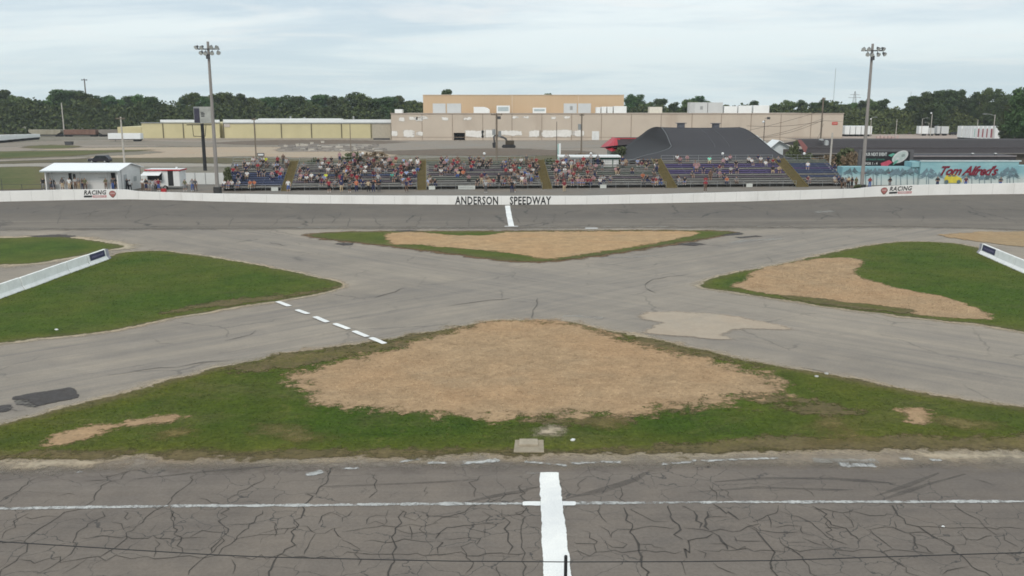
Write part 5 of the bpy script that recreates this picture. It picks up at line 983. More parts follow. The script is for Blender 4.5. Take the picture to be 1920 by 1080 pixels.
for i, (a, b) in enumerate(((528,546),(782,800),(1015,1034),(1246,1267),(1488,1511))):
    A, B = row_pt(a, 0), row_pt(b, 0); O = (A+B)/2; O.z = 1.; d = B-A; h = d.length/2-.1
    e = empty('aisle_stairs', tuple(O), 'olive aisle stairs between the %s bleachers' % ('far left and second','second and third','third and fourth','fourth and fifth','fifth and far right')[i], 'stairs', 'aisle stairs between bleachers', math.atan2(d.y, d.x))
    mb = MB(); ns = 26
    for k in range(ns): y = -1.1 + k*(RUN*NR+1.0)/ns; z = .05+(H0+RISE*NR-.05)*k/ns; mb.box(-h, h, y, y+.42, z, z+.05); mb.box(-h, h, y+.0, y+.03, z-.13, z, 1)
    mb.build('steps', [stairm, yrail], e)
    for s_ in (-1, 1): m = MB(); m.prism([(-1.1,-.02),(-1.1,.22),(RUN*NR,H0+RISE*NR+.1),(RUN*NR,H0+RISE*NR-.15)], 0, s_*h-.03, s_*h+.03); m.build('stringer', stairm, e)
for x, y, w_, lb in ((515,356,1.0,'small white notice board at the foot of the far left bleacher'),(810,357,.95,'small white notice board at the foot of the third bleacher'),(875,355.5,2.5,'long white lettered board on the front of the third bleacher'),(1131,353,.95,'small white notice board at the foot of the fourth bleacher'),(1405,350,.95,'small white notice board at the foot of the fifth bleacher'),(1176,297.5,1.9,'pale banner with a green square at the top of the fourth bleacher')):
    top = y < 300; Y = yf(x)+(RUN*NR-.2 if top else -1.05); p = at(x, y if not top else 309, Y); mb = MB(); hh = .27; xx = X(1229 if False else x, Y, y)
    if top: p = at(1185+18, 309, Y)
    p.z = max(p.z, 1.0+hh+.06)
    mb.box(-w_/2, w_/2, -.02, .02, -hh, hh); o = mb.build('notice_board', pmat('notice_white', (.55,.57,.54), .7), loc=p); tag(o, lb, 'sign')
    if w_ > 2: m = MB(); put_text(m, 'GRANDSTAND', lambda u, v: Vector((-1.1+2.2*u, -.03, -.14+.28*v)), bold=.01); m.build('sign_lettering', pmat('grey_lettering', (.25,.25,.25), .8), o)
    if top: m = MB(); m.box(w_/2-.7, w_/2-.05, -.03, -.021, -hh+.03, hh-.03); m.build('green_square', pmat('lime', c8(150,190,70), .7), o)
for x, lb in ((680,'second bleacher'),(908,'third bleacher'),(1108,'fourth bleacher'),(1355,'fifth bleacher'),(1508,'right hand aisle')):
    Y = yf(x)+RUN*NR+.5; p = at(x, 288, Y); mb = MB(); mb.tube((0,0,0),(0,0,p.z-1.2),.035,.03,6); e = empty('globe_lamp', (p.x, Y, 1), 'white globe on a thin post above the %s' % lb, 'lamp', 'globe lamps behind the bleachers'); mb.build('post', dgrey, e)
    m = MB(); m.ball((0,0,p.z-1), .22, 10); m.build('globe', white, e)
p = at(489, 290, 139.5); mb = MB(); mb.box(-.55,.55,-.03,.03,-.25,.25); e = tag(mb.build('small_sign', dgrey, loc=p), 'small dark framed white sign high behind the far left bleacher', 'sign')
m = MB(); m.box(-.42,.42,-.04,-.031,-.13,.13); m.build('sign_face', white, e); m = MB(); m.box(-.03,.03,.03,.08,-p.z+1,.2); m.build('post', dgrey, e)
# ================================================================ PEOPLE
def skin_body(name, V, E, root):
    me = bpy.data.meshes.new('tmp'); me.from_pydata([v[:3] for v in V], E, [])
    bm = bmesh.new(); bm.from_mesh(me); ly = bm.verts.layers.skin.verify(); bm.verts.ensure_lookup_table()
    for i, v in enumerate(bm.verts): v[ly].radius = (V[i][3], V[i][3]*(V[i][4] if len(V[i]) > 4 else 1)); v[ly].use_root = (i == root)
    bm.to_mesh(me); bm.free(); o = bpy.data.objects.new('tmp', me); COL.objects.link(o)
    o.modifiers.new('s', 'SKIN'); ss = o.modifiers.new('u', 'SUBSURF'); ss.levels = 1; ss.render_levels = 1
    dg = bpy.context.evaluated_depsgraph_get(); m2 = bpy.data.meshes.new_from_object(o.evaluated_get(dg)); m2.name = name
    bpy.data.objects.remove(o); bpy.data.meshes.remove(me)
    return m2
# joints: pelvis, waist, chest, neck, head, crown | arms | legs
E_ = [(0,1),(1,2),(2,3),(3,4),(4,5),(2,6),(6,7),(7,8),(2,9),(9,10),(10,11),(0,12),(12,13),(13,14),(14,15),(0,16),(16,17),(17,18),(18,19)]
MATK = [1,0,0,2,2,3, 0,0,2, 0,0,2, 1,1,4,4, 1,1,4,4]
def stand(hands=((-.27,-.05,.80),(.27,-.05,.80)), elb=((-.26,.03,1.10),(.26,.03,1.10)), step=.0):
    return [(0,0,.94,.135,.8),(0,0,1.12,.13,.8),(0,0,1.34,.15,.75),(0,-.01,1.49,.06),(0,-.02,1.60,.095),(0,-.02,1.70,.085),
        (-.17,0,1.42,.065),(*elb[0],.048),(*hands[0],.04),(.17,0,1.42,.065),(*elb[1],.048),(*hands[1],.04),
        (-.09,0,.88,.10),(-.10,-.02-step,.50,.075),(-.11,.0-step,.10,.05),(-.12,-.14-step,.045,.045),(.09,0,.88,.10),(.10,-.02+step,.50,.075),(.11,.03+step,.10,.05),(.12,-.12+step,.045,.045)]
def sit(lean=.0, hands=((-.13,-.40,.24),(.13,-.38,.24))):
    return [(0,.0,.12,.15,.9),(0,-.02-lean*.3,.30,.14,.85),(0,-.02-lean*.8,.52,.155,.78),(0,-.04-lean,.67,.06),(0,-.07-lean,.78,.098),(0,-.07-lean,.88,.088),
        (-.18,-.02-lean*.9,.60,.065),(-.24,-.12-lean*.6,.36,.048),(*hands[0],.04),(.18,-.02-lean*.9,.60,.065),(.24,-.12-lean*.6,.36,.048),(*hands[1],.04),
        (-.10,-.10,.11,.11),(-.14,-.46,.13,.08),(-.14,-.46,-.24,.055),(-.15,-.60,-.29,.045),(.10,-.10,.11,.11),(.14,-.46,.13,.08),(.14,-.44,-.24,.055),(.15,-.58,-.29,.045)]
POSES = {'stand': stand(), 'step': stand(((-.22,-.22,1.02),(.28,.0,.82)), ((-.27,-.02,1.10),(.27,.04,1.10)), .10), 'fold': stand(((.06,-.24,1.16),(-.04,-.22,1.12))), 'sit': sit(), 'lean': sit(.22, ((-.08,-.50,.22),(.08,-.50,.22))), 'cheer': sit(.02, ((-.12,-.34,.55),(.16,-.38,.24)))}
BM = {}
for k_, V in POSES.items():
    m = skin_body('body_' + k_, V, E_, 0); segs = []; a_y = V[4][1]
    for a, b in E_:
        segs.append((Vector(V[a][:3]), Vector(V[b][:3]), a, b))
    for q in range(5): m.materials.append(None)
    for p in m.polygons:
        best = None
        for a, b, ia, ib in segs:
            t = max(0, min(1, (p.center-a).dot(b-a)/max((b-a).length_squared, 1e-9))); dd = (p.center-(a+(b-a)*t)).length
            if best is None or dd < best[0]: best = (dd, ia, ib, t)
        _, ia, ib, t = best; mi = MATK[ib] if t > .5 else MATK[ia]
        if ib in (12,16): mi = 1
        if ib in (7, 10): mi = 0 if t < .75 else 2
        if ib in (8, 11): mi = 2
        if ib in (13, 17): mi = 1
        if ib in (14, 18): mi = 4 if t > .08 else 1
        if ib in (15, 19): mi = 5
        if ib == 5: mi = 3 if (t > .35 or p.center.y > a_y) else 2
        if ib == 4: mi = 2 if p.center.y < a_y + .04 else 3
        if ib in (1,): mi = 0 if t > .3 else 1
        if ib in (6, 9, 2): mi = 0
        if ib == 3: mi = 0 if t < .35 else 2
        p.material_index = mi; p.use_smooth = True
    BM[k_] = m
    m.materials.append(None)
CL = {'black':(.022,.022,.026),'white':(.66,.66,.65),'grey':(.22,.22,.23),'light grey':(.38,.38,.38),'red':(.28,.035,.045),'dark red':(.20,.03,.045),'navy':(.03,.035,.09),'blue':(.07,.12,.32),'pale blue':(.32,.40,.60),'pink':(.40,.24,.26),
      'yellow':(.62,.66,.06),'orange':(.50,.17,.09),'teal':(.10,.42,.34),'mint':(.25,.68,.52),'tan':(.46,.36,.24),'brown':(.14,.09,.065),'dark grey':(.08,.08,.085),'olive':(.13,.13,.07),'maroon':(.13,.035,.05)}
CM = {k: pmat('cloth_' + k.replace(' ', '_'), v, .85, .12, 6) for k, v in CL.items()}
SK = [pmat('skin_light', (.40,.27,.21), .6, .05, 6), pmat('skin_tan', (.30,.185,.135), .6, .05, 6), pmat('skin_brown', (.17,.09,.06), .6, .05, 6)]
HR = {'brown': pmat('hair_brown', (.05,.03,.02), .7, .2, 8), 'dark': pmat('hair_dark', (.016,.012,.01), .6, .2, 8), 'fair': pmat('hair_fair', (.30,.20,.10), .7, .2, 8), 'grey': pmat('hair_grey', (.30,.29,.28), .7, .2, 8)}
ORD = ['first','second','third','fourth','fifth','sixth','seventh','eighth','ninth','tenth','eleventh','twelfth']
pr = random.Random(11)
PEOPLE = []
def person(pose, loc, shirt, legs=None, hair=None, rz=None, cap=None, bare=None, sc_=None):
    legs = legs or pr.choice(['navy','dark grey','black','tan','grey','navy','blue','brown']); hair = hair or pr.choice(['brown','dark','dark','fair','grey'])
    o = bpy.data.objects.new('person', BM[pose]); COL.objects.link(o); o.location = loc; o.rotation_euler = (0, 0, rz if rz is not None else pr.uniform(-.35, .35)); s_ = sc_ or pr.uniform(1.0, 1.1); o.scale = (s_*1.12, s_, s_)
    skin = pr.choice([SK[0], SK[0], SK[1], SK[1], SK[2]]); bare = (pr.random() < .42) if bare is None else bare
    ms = [CM[shirt], CM[legs], skin, CM[cap] if cap else HR[hair], skin if bare else CM[legs], CM[pr.choice(['black','white','grey'])]]
    for sl, m in zip(o.material_slots, ms): sl.link = 'OBJECT'; sl.material = m
    o['category'] = 'person'; return o, legs, ('shorts' if bare else 'trousers'), cap
occ = set(); ROWS = {}
def seat(sec, x, y, shirt=None, stand_=False, **k):
    # column x, body centre y in the photograph; find the bench row it belongs to
    nm, p0, p1 = SECT[sec][0], SECT[sec][1], SECT[sec][2]
    best = None
    for r in range(10 if sec == 3 else NR):
        Y0 = yf(x) + r*RUN; q = at(x, y, Y0); zs = 1+H0+r*RISE + (.45 if not stand_ else .5); dd = abs(q.z - zs)
        if best is None or dd < best[0]: best = (dd, r)
    r = best[1]
    for tr in range(8):
        Y0 = yf(x) + r*RUN; X0 = X(x, Y0, y); key = (sec, r, round(X0/.52))
        if key not in occ: break
        if tr % 3 == 2: r = min((10 if sec == 3 else NR)-1, max(0, r + pr.choice((-1, 1))))
        else: x += pr.choice((-1, 1))*7.0*pr.random()
    else: return
    lo, hi = row_pt(p0, 0).x + .3, row_pt(p1, 0).x - .3; X0 = min(max(X0, lo), hi); occ.add(key)
    shirt = shirt or pr.choice(['black','black','black','black','grey','white','dark grey','dark grey','navy','red','pink','light grey','dark red','maroon','maroon','pale blue','tan','olive','grey','black','brown','grey'])
    A_ = row_pt(p0, 0); B_ = row_pt(p1, 0); d_ = B_-A_; yy = A_.y + d_.y*(X0-A_.x)/d_.x + r*RUN + .17
    if stand_: loc = (X0, yy+.33, 1+H0+r*RISE-.29+RISE*.6)
    else: loc = (X0, yy, 1+H0+r*RISE)
    o, lg, st, cap = person(pr.choice(['stand','step','fold']) if stand_ else pr.choice(['sit','sit','lean','lean','cheer']), loc, shirt, **k)
    ROWS.setdefault((sec, r), []).append((X0, o, shirt, lg, st, stand_, cap)); PEOPLE.append(o)
def fill(sec, x0, x1, y0, y1, n, cols=None, st=.0):
    for _ in range(max(1, int(n*.80+.3))): seat(sec, pr.uniform(x0, x1), pr.uniform(y0, y1), pr.choice(cols) if cols else None, pr.random() < st)
# notable ones first
for a in ((0,499,300,'yellow'),(0,519,323,'red'),(0,525,326,'red'),(0,510,326,'pink'),(0,470,346,'orange'),(0,474,350,'orange'),(0,452,326,'navy'),(0,463,326,'white'),(1,611,330,'yellow'),(1,564,330,'pink'),(1,584,329,'white'),(1,731,303,'pink'),(1,752,313,'red'),(1,770,300,'white'),(1,783,300,'white'),(1,792,304,'dark red'),(1,760,306,'teal'),(1,736,330,'teal'),(1,635,309,'white'),(1,762,325,'pale blue'),(1,753,326,'red'),
        (2,827,320,'white'),(2,807,336,'white'),(2,858,303,'red'),(2,886,303,'red'),(2,898,304,'black'),(2,845,313,'pink'),(2,868,322,'orange'),(2,947,305,'blue'),(2,964,313,'red'),(2,965,321,'red'),(2,974,314,'teal'),(2,979,334,'white'),(2,988,337,'white'),(2,999,321,'white'),(2,996,332,'yellow'),(2,917,348,'tan'),(2,925,350,'dark red'),(2,835,316,'grey'),
        (3,1059,317,'white'),(3,1075,327,'red'),(3,1045,296,'red'),(3,1067,322,'pink'),(3,1155,318,'pink'),(3,1125,337,'white'),(3,1195,298,'pale blue'),(3,1206,300,'black'),(3,1172,303,'tan'),(3,1205,330,'orange'),(3,1057,345,'maroon'),(3,1095,348,'maroon'),(3,1230,309,'white'),(3,1098,345,'pink'),(3,1145,333,'grey'),
        (4,1331,298,'mint'),(4,1270,297,'white'),(4,1323,349,'red'),(4,1450,315,'black'),(4,1461,316,'tan'),(4,1371,318,'light grey'),(4,1382,318,'navy'),(4,1362,297,'white'),(4,1370,296,'pink'),(4,1405,297,'white'),(4,1410,303,'white'),(4,1363,340,'orange'),(4,1380,338,'grey'),(4,1473,298,'grey'),
        (5,1574,307,'black'),(5,1512,335,'maroon'),(5,1518,334,'grey'),(5,1565,335,'light grey'),(5,1573,338,'navy'),(5,1508+8,307,'white')):
    seat(*a)
DK = ['black','dark grey','navy','grey','maroon','brown','black','light grey','white','pink','dark red']
fill(0,430,456,302,318,5); fill(0,458,476,300,308,3,['black','grey','navy']); fill(0,478,497,298,306,4); fill(0,512,527,300,318,6); fill(0,505,527,318,332,2); fill(0,416,450,340,352,7,['grey','pink','white','light grey','maroon'])
fill(1,555,573,298,326,6,['black','dark grey','maroon','grey'],.2); fill(1,560,595,328,345,4); fill(1,598,625,325,342,4); fill(1,650,672,300,315,4); fill(1,620,672,318,338,6); fill(1,640,720,300,335,18); fill(1,690,790,292,320,24,None,.15); fill(1,745,782,320,340,5)
fill(1,605,722,345,351,9,['red','grey','navy','black','orange','tan','light grey'],.6); fill(1,750,772,343,350,2,['navy','black'])
fill(2,805,820,303,316,2); fill(2,824,872,296,324,14); fill(2,855,882,316,334,5,['pink','tan','red','black','white']); fill(2,800,836,333,350,5); fill(2,950,1014,298,337,20); fill(2,890,1000,343,351,10,['grey','tan','maroon','black','light grey'],.5)
fill(3,1036,1110,292,315,20,['black','grey','dark grey','maroon','red','light grey','navy','white'],.4); fill(3,1046,1110,315,335,10); fill(3,1042,1108,335,350,9,['maroon','dark red','black','grey','pink']); fill(3,1115,1146,333,346,3,['light grey','grey','pale blue']); fill(3,1145,1168,314,324,2); fill(3,1165,1184,296,308,3); fill(3,1222,1238,298,320,3,['white','black','olive']); fill(3,1200,1245,328,345,4); fill(3,1185,1245,345,351,3)
fill(4,1268,1280,296,302,1); fill(4,1290,1316,305,316,4,['white','grey','pink','black']); fill(4,1318,1340,315,325,3,['black','navy','dark grey']); fill(4,1268,1296,333,350,5,['grey','white','dark grey','black'])
for (sec, r), L in ROWS.items():
    L.sort(key=lambda t: t[0]); n_ = len(L)
    for i, (x, o, sh, lg, st, sd2, cap) in enumerate(L):
        pos_ = 'alone in its row' if n_ == 1 else ('leftmost' if i == 0 else ('rightmost' if i == n_-1 else '%s from the left' % (ORD[i] if i < 12 else 'number %d' % (i+1))))
        o['label'] = '%s shirt, %s, %s bleacher, %s row, %s' % (sh, 'standing' if sd2 else 'seated', SECT[sec][0], ORD[r], pos_); o['group'] = 'spectators on the bleachers'
# the rest of the crowd, beyond the largest three hundred, as one mass
cv, cf, cm_ = [], [], []; CMS = [CM[k] for k in ('black','grey','white','dark grey','navy','maroon','light grey','red','pink','brown')] + [SK[0], SK[1], HR['dark'], HR['fair']]
BMD = {k: ([tuple(v.co) for v in m.vertices], [(tuple(p.vertices), p.material_index) for p in m.polygons]) for k, m in BM.items()}
def crowd(sec, x0, x1, r0, r1, n):
    for _ in range(n):
        x = pr.uniform(x0, x1); r = pr.randint(r0, r1); Y0 = yf(x)+r*RUN; X0 = row_pt(x, 0).x; key = (sec, r, round(X0/.52))
        if key in occ: continue
        occ.add(key); st_ = pr.random() < .15; V_, F_ = BMD['stand' if st_ else pr.choice(('sit','lean'))]; b = len(cv); a = pr.uniform(-.35,.35); c_, s_ = math.cos(a), math.sin(a)
        ox, oy, oz = X0, Y0+.17+(.33 if st_ else 0), 1+H0+r*RISE-(.13 if st_ else 0)
        cv.extend([(ox+1.12*(x_*c_-y_*s_), oy+x_*s_+y_*c_, oz+z_) for x_, y_, z_ in V_]); sh = pr.choice((0,0,1,2,3,3,4,5,6,7,8,9)); lg = pr.choice((0,1,3,4,9)); sk = pr.choice((10,10,11)); hr_ = pr.choice((12,12,13))
        mp_ = (sh, lg, sk, hr_, pr.choice((sk, lg)), 3)
        for f_, mi_ in F_: cf.append(tuple(i+b for i in f_)); cm_.append(mp_[mi_])
crowd(0, 418, 526, 7, 11, 20); crowd(0, 470, 526, 3, 8, 5); crowd(2, 815, 1012, 8, 11, 22); crowd(1, 555, 778, 7, 11, 18); crowd(3, 1040, 1240, 6, 9, 12); crowd(4, 1290, 1480, 7, 11, 10); crowd(4, 1270, 1400, 1, 6, 8); crowd(0, 416, 460, 0, 2, 4); crowd(1, 620, 778, 5, 11, 46); crowd(1, 555, 620, 3, 9, 8); crowd(1, 600, 760, 0, 2, 10); crowd(2, 815, 900, 6, 11, 16); crowd(2, 940, 1012, 3, 10, 18); crowd(2, 880, 1010, 0, 2, 10); crowd(3, 1038, 1120, 4, 9, 24); crowd(3, 1040, 1120, 0, 3, 14); crowd(3, 1180, 1240, 1, 8, 5)
me = bpy.data.meshes.new('crowd'); me.from_pydata(cv, [], cf); [me.materials.append(m) for m in CMS]; me.polygons.foreach_set('material_index', cm_); me.polygons.foreach_set('use_smooth', [True]*len(cf)); me.update()
o = bpy.data.objects.new('crowd', me); COL.objects.link(o); tag(o, 'further spectators packed among the others on the left and centre bleachers', None, None, 'stuff')
# people on the ground behind the wall
def ground_people(lst, Y, where, grp, zf_=1.0):
    lst = sorted(lst)
    for i, t_ in enumerate(lst):
        x, sh = t_[0], t_[1]; pose = t_[2] if len(t_) > 2 else pr.choice(['stand','step','fold'])
        o, lg, st, cap = person(pose, (X(x, Y, 345), Y + pr.uniform(-.25,.25), zf_), sh); PEOPLE.append(o)
        o['label'] = '%s topped person standing %s, %s from left' % (sh, where, ORD[i] if i < 12 else ('thirteenth', 'fourteenth', 'fifteenth')[i-12]); o['group'] = grp
ground_people([(81,'black'),(95,'grey'),(100,'black'),(116,'dark grey'),(131,'white'),(141,'light grey'),(146,'grey'),(154,'brown'),(160,'olive'),(197,'olive'),(211,'dark grey'),(214,'black')], 127.4, 'before the white shed', 'people before the white shed', 1.28)
ground_people([(237,'black'),(243,'white'),(267,'white'),(275,'black'),(281,'grey'),(287,'light grey'),(291,'pink'),(298,'dark red'),(347,'olive'),(360,'grey'),(367,'dark grey')], 129.3, 'near the food trailer', 'people near the food trailer')
ground_people([(541,'white'),(617,'red'),(640,'navy'),(655,'dark grey'),(668,'orange'),(691,'tan'),(700,'black'),(710,'black'),(762,'navy'),(960,'black'),(964,'light grey'),(911,'light grey'),(1058,'dark red'),(1323,'red')], 127.4, 'at the foot of the bleachers', 'people at the foot of the bleachers')
ground_people([(1578,'black'),(1585,'grey'),(1590,'tan'),(1598,'black'),(1605,'olive'),(1632,'red'),(1669,'black'),(1757,'black'),(1811,'maroon'),(1877,'dark grey')], 133.5, 'before the turquoise mural', 'people before the mural')
print('PEOPLE', len(PEOPLE))
# ================================================================ VEHICLES AND MACHINES
def car(loc, rz, body, label, suv=True, group=None):
    e = empty('parked_car', loc, label, 'car', group, rz); L, W_ = 4.6, 1.85; h = 1.0 if suv else .9; ht = 1.7 if suv else 1.42
    pf = [(-2.3,.35),(2.3,.35),(2.32,.75),(2.2,h-.05),(1.2,h),( .45,ht-.03),(-1.6,ht) if suv else (-.9,ht),(-2.15,h+.05) if suv else (-1.7,h+.02),(-2.3,.8)]
    m = MB(); m.prism([(x, z) for x, z in pf], 1, -W_/2, W_/2); m.build('body', body, e, bevel=.09)
    for s_ in (-1, 1):
        m = MB(); g = [(.95,h+.03),(.42,ht-.12),(-.4,ht-.1),(-.4,h+.03)]; m.add([(x, s_*(W_/2+.012), z) for x, z in g], [(0,1,2,3)]); m.build('window', glass, e)
        m = MB(); g = [(-.5,h+.03),(-.5,ht-.1),(-1.5,ht-.12) if suv else (-.95,ht-.12),(-1.9,h+.05) if suv else (-1.5,h+.04)]; m.add([(x, s_*(W_/2+.012), z) for x, z in g], [(0,1,2,3)]); m.build('window', glass, e)
        m = MB(); m.box(2.28,2.34,s_*.75-.15,s_*.75+.15,.65,.8); m.build('headlight', lens, e)
        for x in (-1.4, 1.42):
            m = MB(); m.tube((x,s_*(W_/2-.2),.34),(x,s_*(W_/2+.02),.34),.34,.34,16); w_ = m.build('wheel', rubber, e); m = MB(); m.tube((x,s_*(W_/2),.34),(x,s_*(W_/2+.035),.34),.20,.20,12); m.build('rim', galv, w_)
    m = MB(); m.add([(1.13,-.8,h+.03),(1.13,.8,h+.03),(.5,.72,ht-.08),(.5,-.72,ht-.08)], [(0,1,2,3)]); m.v = [(a+.03,b,c) for a,b,c in m.v]; m.build('windscreen', glass, e)
carp = pmat('car_dark_violet', (.022,.02,.028), .35, .1, 1, .2, .5)
p = G(188, 305.5); car((p.x, p.y, p.z), R(180), carp, 'dark estate car parked beyond the white shed roof')
p = G(1789, 253.5); car((p.x, p.y, p.z), R(20), carp, 'small dark car alone in the far right lot', False)
p = G(130, 272); e = empty('dumpster', (p.x, p.y, p.z), 'small dark dumpster on the far left lot', 'dumpster'); e.scale = (.62,.62,.62); m = MB(); m.prism([(-1.7,.15),(1.7,.15),(1.9,1.7),(-1.9,1.7)], 1, -1, 1); m.build('bin', dgrey, e); m = MB(); m.box(-1.95,1.95,-1.05,1.05,1.7,1.8); m.build('lid', black, e)
# rail wagons
def wagon(px0, px1, Y, kind, mat, label):
    a, b = X(px0, Y, 250), X(px1, Y, 250); z0 = zg(Y); e = empty('rail_wagon', ((a+b)/2, Y, z0), label, 'rail wagon', 'rail wagons before the left trees'); h = (b-a)/2 - .4; zt = at(px0, 243, Y).z - z0; zb = zt*.30
    m = MB()
    if kind == 'hopper':
        vs = []
        for y in (-1.5, 1.5): vs += [(-h,y,zt),(h,y,zt),(h,y,zt-1.0),(h*.72,y,zb),(-h*.72,y,zb),(-h,y,zt-1.0)]
        m.add(vs, [(0,1,2,3,4,5),(11,10,9,8,7,6)] + [(k,(k+1)%6,6+(k+1)%6,6+k) for k in range(6)])
    else: m.box(-h,h,-1.5,1.5,zb,zt)
    m.build('body', mat, e, bevel=.1)
    for k in range(9): x = -h*.7+1.4*h*k/8; m = MB(); m.box(x-.07,x+.07,-1.6,-1.5,zb,zt-.1); m.build('side_rib', mat, e)
    m = MB(); m.box(-h-.2,h+.2,-1.3,1.3,zb-.45,zb-.05); m.build('underframe', black, e)
    for sx in (-1, 1):
        m = MB(); m.box(sx*h*.8-1.2,sx*h*.8+1.2,-1.2,-1.0,.35,.8)
        for dx in (-.8,.8): m.tube((sx*h*.8+dx,-1.1,.5),(sx*h*.8+dx,1.1,.5),.5,.5,12)
        m.build('bogie', black, e)
wagon(55, 119, 372, 'hopper', pmat('wagon_cream', c8(158,152,136), .8, .12, .5, dirt=c8(110,102,88), dirtamt=.6), 'cream hopper wagon, leftmost of the rail wagons')
wagon(121, 184, 372, 'box', pmat('wagon_rust', c8(124,96,84), .85, .15, .5, dirt=c8(90,70,60), dirtamt=.6), 'rusty brown rail wagon between the cream and grey ones')
wagon(186, 240, 372, 'hopper', pmat('wagon_grey', c8(134,128,120), .85, .12, .5), 'grey rail wagon partly behind the white trailer')
def trailer(px0, px1, yt, ybt, Y, mat, label, group, side=None, wheels=True, depth=2.6):
    a, b = X(px0, Y, ybt), X(px1, Y, ybt); z0 = zg(Y); e = empty('box_trailer', ((a+b)/2, Y, z0), label, 'trailer', group); h = (b-a)/2; zt = at(px0, yt, Y).z-z0
    m = MB(); m.box(-h,h,0,depth,.85,zt); m.build('box', mat, e, bevel=.04); m = MB(); m.box(-h+.1,h-.1,.3,depth-.3,.6,.85); m.build('chassis', black, e)
    if side: m = MB(); m.box(-h+.05,h-.05,-.04,-.01,1.3,zt-.9); m.build('coloured_panel', side, e)
    if wheels:
        for x in ([h*.62,h*.8] if h > 3 else [h*.3]): m = MB(); m.tube((x,.02,.5),(x,depth-.02,.5),.5,.5,12); m.build('wheel_axle', rubber, e)
        if h > 3: m = MB(); m.box(-h*.6-.06,-h*.6+.06,.3,.5,0,.9); m.build('landing_leg', dgrey, e)
trailer(203, 264, 250, 264, 318, um, 'long white box trailer parked before the left end of the yellow warehouse', 'lone')
for i in range(6):
    trailer(-24+13*i, -12.5+13*i, 254.5-i*.4, 265, 300+i*6, um, 'white trailer in the far left row, %s from the left' % ORD[i], 'white trailers at far left', depth=9)
for i in range(5): trailer(1584+10.5*i+ (1 if i==4 else 0), 1593+10.5*i, 236.5, 246, 372, um, 'white trailer right of the tan warehouse, %s from the left' % ORD[i], 'white trailers beside the tan warehouse', depth=9)
trailer(1723, 1741, 236.5, 246, 380, um, 'white box trailer below the middle lamp posts', 'lone'); trailer(1742, 1752, 240, 246, 380, ug, 'small grey trailer between two white ones', 'lone')
trailer(1757, 1763, 236.5, 245, 382, ug, 'narrow grey trailer end', 'lone'); trailer(1765, 1779, 237, 245, 382, ug, 'pale grey box trailer right of the narrow trailer end', 'lone')
rs = pmat('panel_red', c8(136,70,78), .7, .3, 3); ts = pmat('panel_teal', c8(120,170,158), .7, .15, 2)
for i, (a, b, s_) in enumerate(((1802,1808,ug),(1809.5,1814,rs),(1815,1819.5,rs),(1820.5,1826,None),(1826.5,1832,ts),(1833,1840,rs),(1841,1848,rs),(1849,1856,rs),(1857,1864,rs),(1866,1876,None))):
    trailer(a, b, 236.5, 250, 335-i*2, um, '%s trailer in the right hand row, %s from the left' % ('plain white' if s_ is None else ('red sided' if s_ is rs else ('teal sided' if s_ is ts else 'grey sided')), ORD[i]), 'trailers in the far right row', s_, depth=3)
p = G(1664, 262.5); m = MB()
e = empty('barricade_stack', (p.x, p.y, p.z), 'low pinkish stack of barricades on the right lot', 'barricades')
for k in range(6): m = MB(); m.box(-4+1.4*k,-2.9+1.4*k,0,1,0,1.3+.3*(k%2)); m.build('barricade', pmat('pinkish', c8(186,164,158), .8, .15, 2), e, bevel=.05)
# excavator
p = G(966, 277.5); e = empty('excavator', (p.x, p.y, p.z), 'yellow and black excavator with raised arm before the warehouse', 'excavator'); k_ = 205*0+p.y/1670*1.0
def ex(px, py): return ((px-966)*k_, (277.5-py)*k_)
yl = pmat('machine_yellow', c8(206,190,110), .6, .2, 2)
for s_ in (-1, 1):
    m = MB(); x0, x1 = ex(941,0)[0], ex(967,0)[0]; m.prism([(x0+.4,.0),(x1-.4,0),(x1,.45),(x1-.4,.95),(x0+.4,.95),(x0,.45)], 1, s_*1.0-.3, s_*1.0+.3); m.build('track', black, e)
m = MB(); x0, x1 = ex(948,0)[0], ex(964,0)[0]; m.box(x0,x1,-1.3,1.3,1.0,2.2); m.build('house', pmat('machine_dark', c8(70,62,50), .7, .3, 2), e, bevel=.1)
m = MB(); x0, z0_ = ex(953,271); x1, z1_ = ex(961,263.5); m.prism([(x0,z0_),(x1,z0_),(x1+.2,z1_-.7),(x1-.3,z1_),(x0+.3,z1_)], 1, -1.2,.1); c_ = m.build('cab', dgrey, e, bevel=.06)
m = MB(); m.prism([(x0+.35,z0_+.1),(x1-.2,z0_+.1),(x1-.3,z1_-.3),(x0+.5,z1_-.25)], 1, -1.26,-1.2); m.build('yellow_panel', yl, c_)
m = MB(); P_ = [ex(950,270), ex(950,262), ex(945,258.5), ex(931,254)]; [m.tube((a[0],0,a[1]),(b[0],0,b[1]),.32,.26,8) for a, b in zip(P_[:-1], P_[1:])]; m.build('boom', dgrey, e)
m = MB(); P_ = [ex(932,253.5), ex(926.5,256), ex(927.5,268)]; [m.tube((a[0],0,a[1]),(b[0],0,b[1]),.26,.22,8) for a, b in zip(P_[:-1], P_[1:])]; m.build('arm', dgrey, e)
m = MB(); q = ex(927.5, 268); m.prism([(q[0]-.6,q[1]),(q[0]+.5,q[1]+.2),(q[0]+.9,q[1]-.9),(q[0]+.2,q[1]-1.7),(q[0]-.5,q[1]-1.3)], 1, -.6, .6); m.build('bucket', black, e)
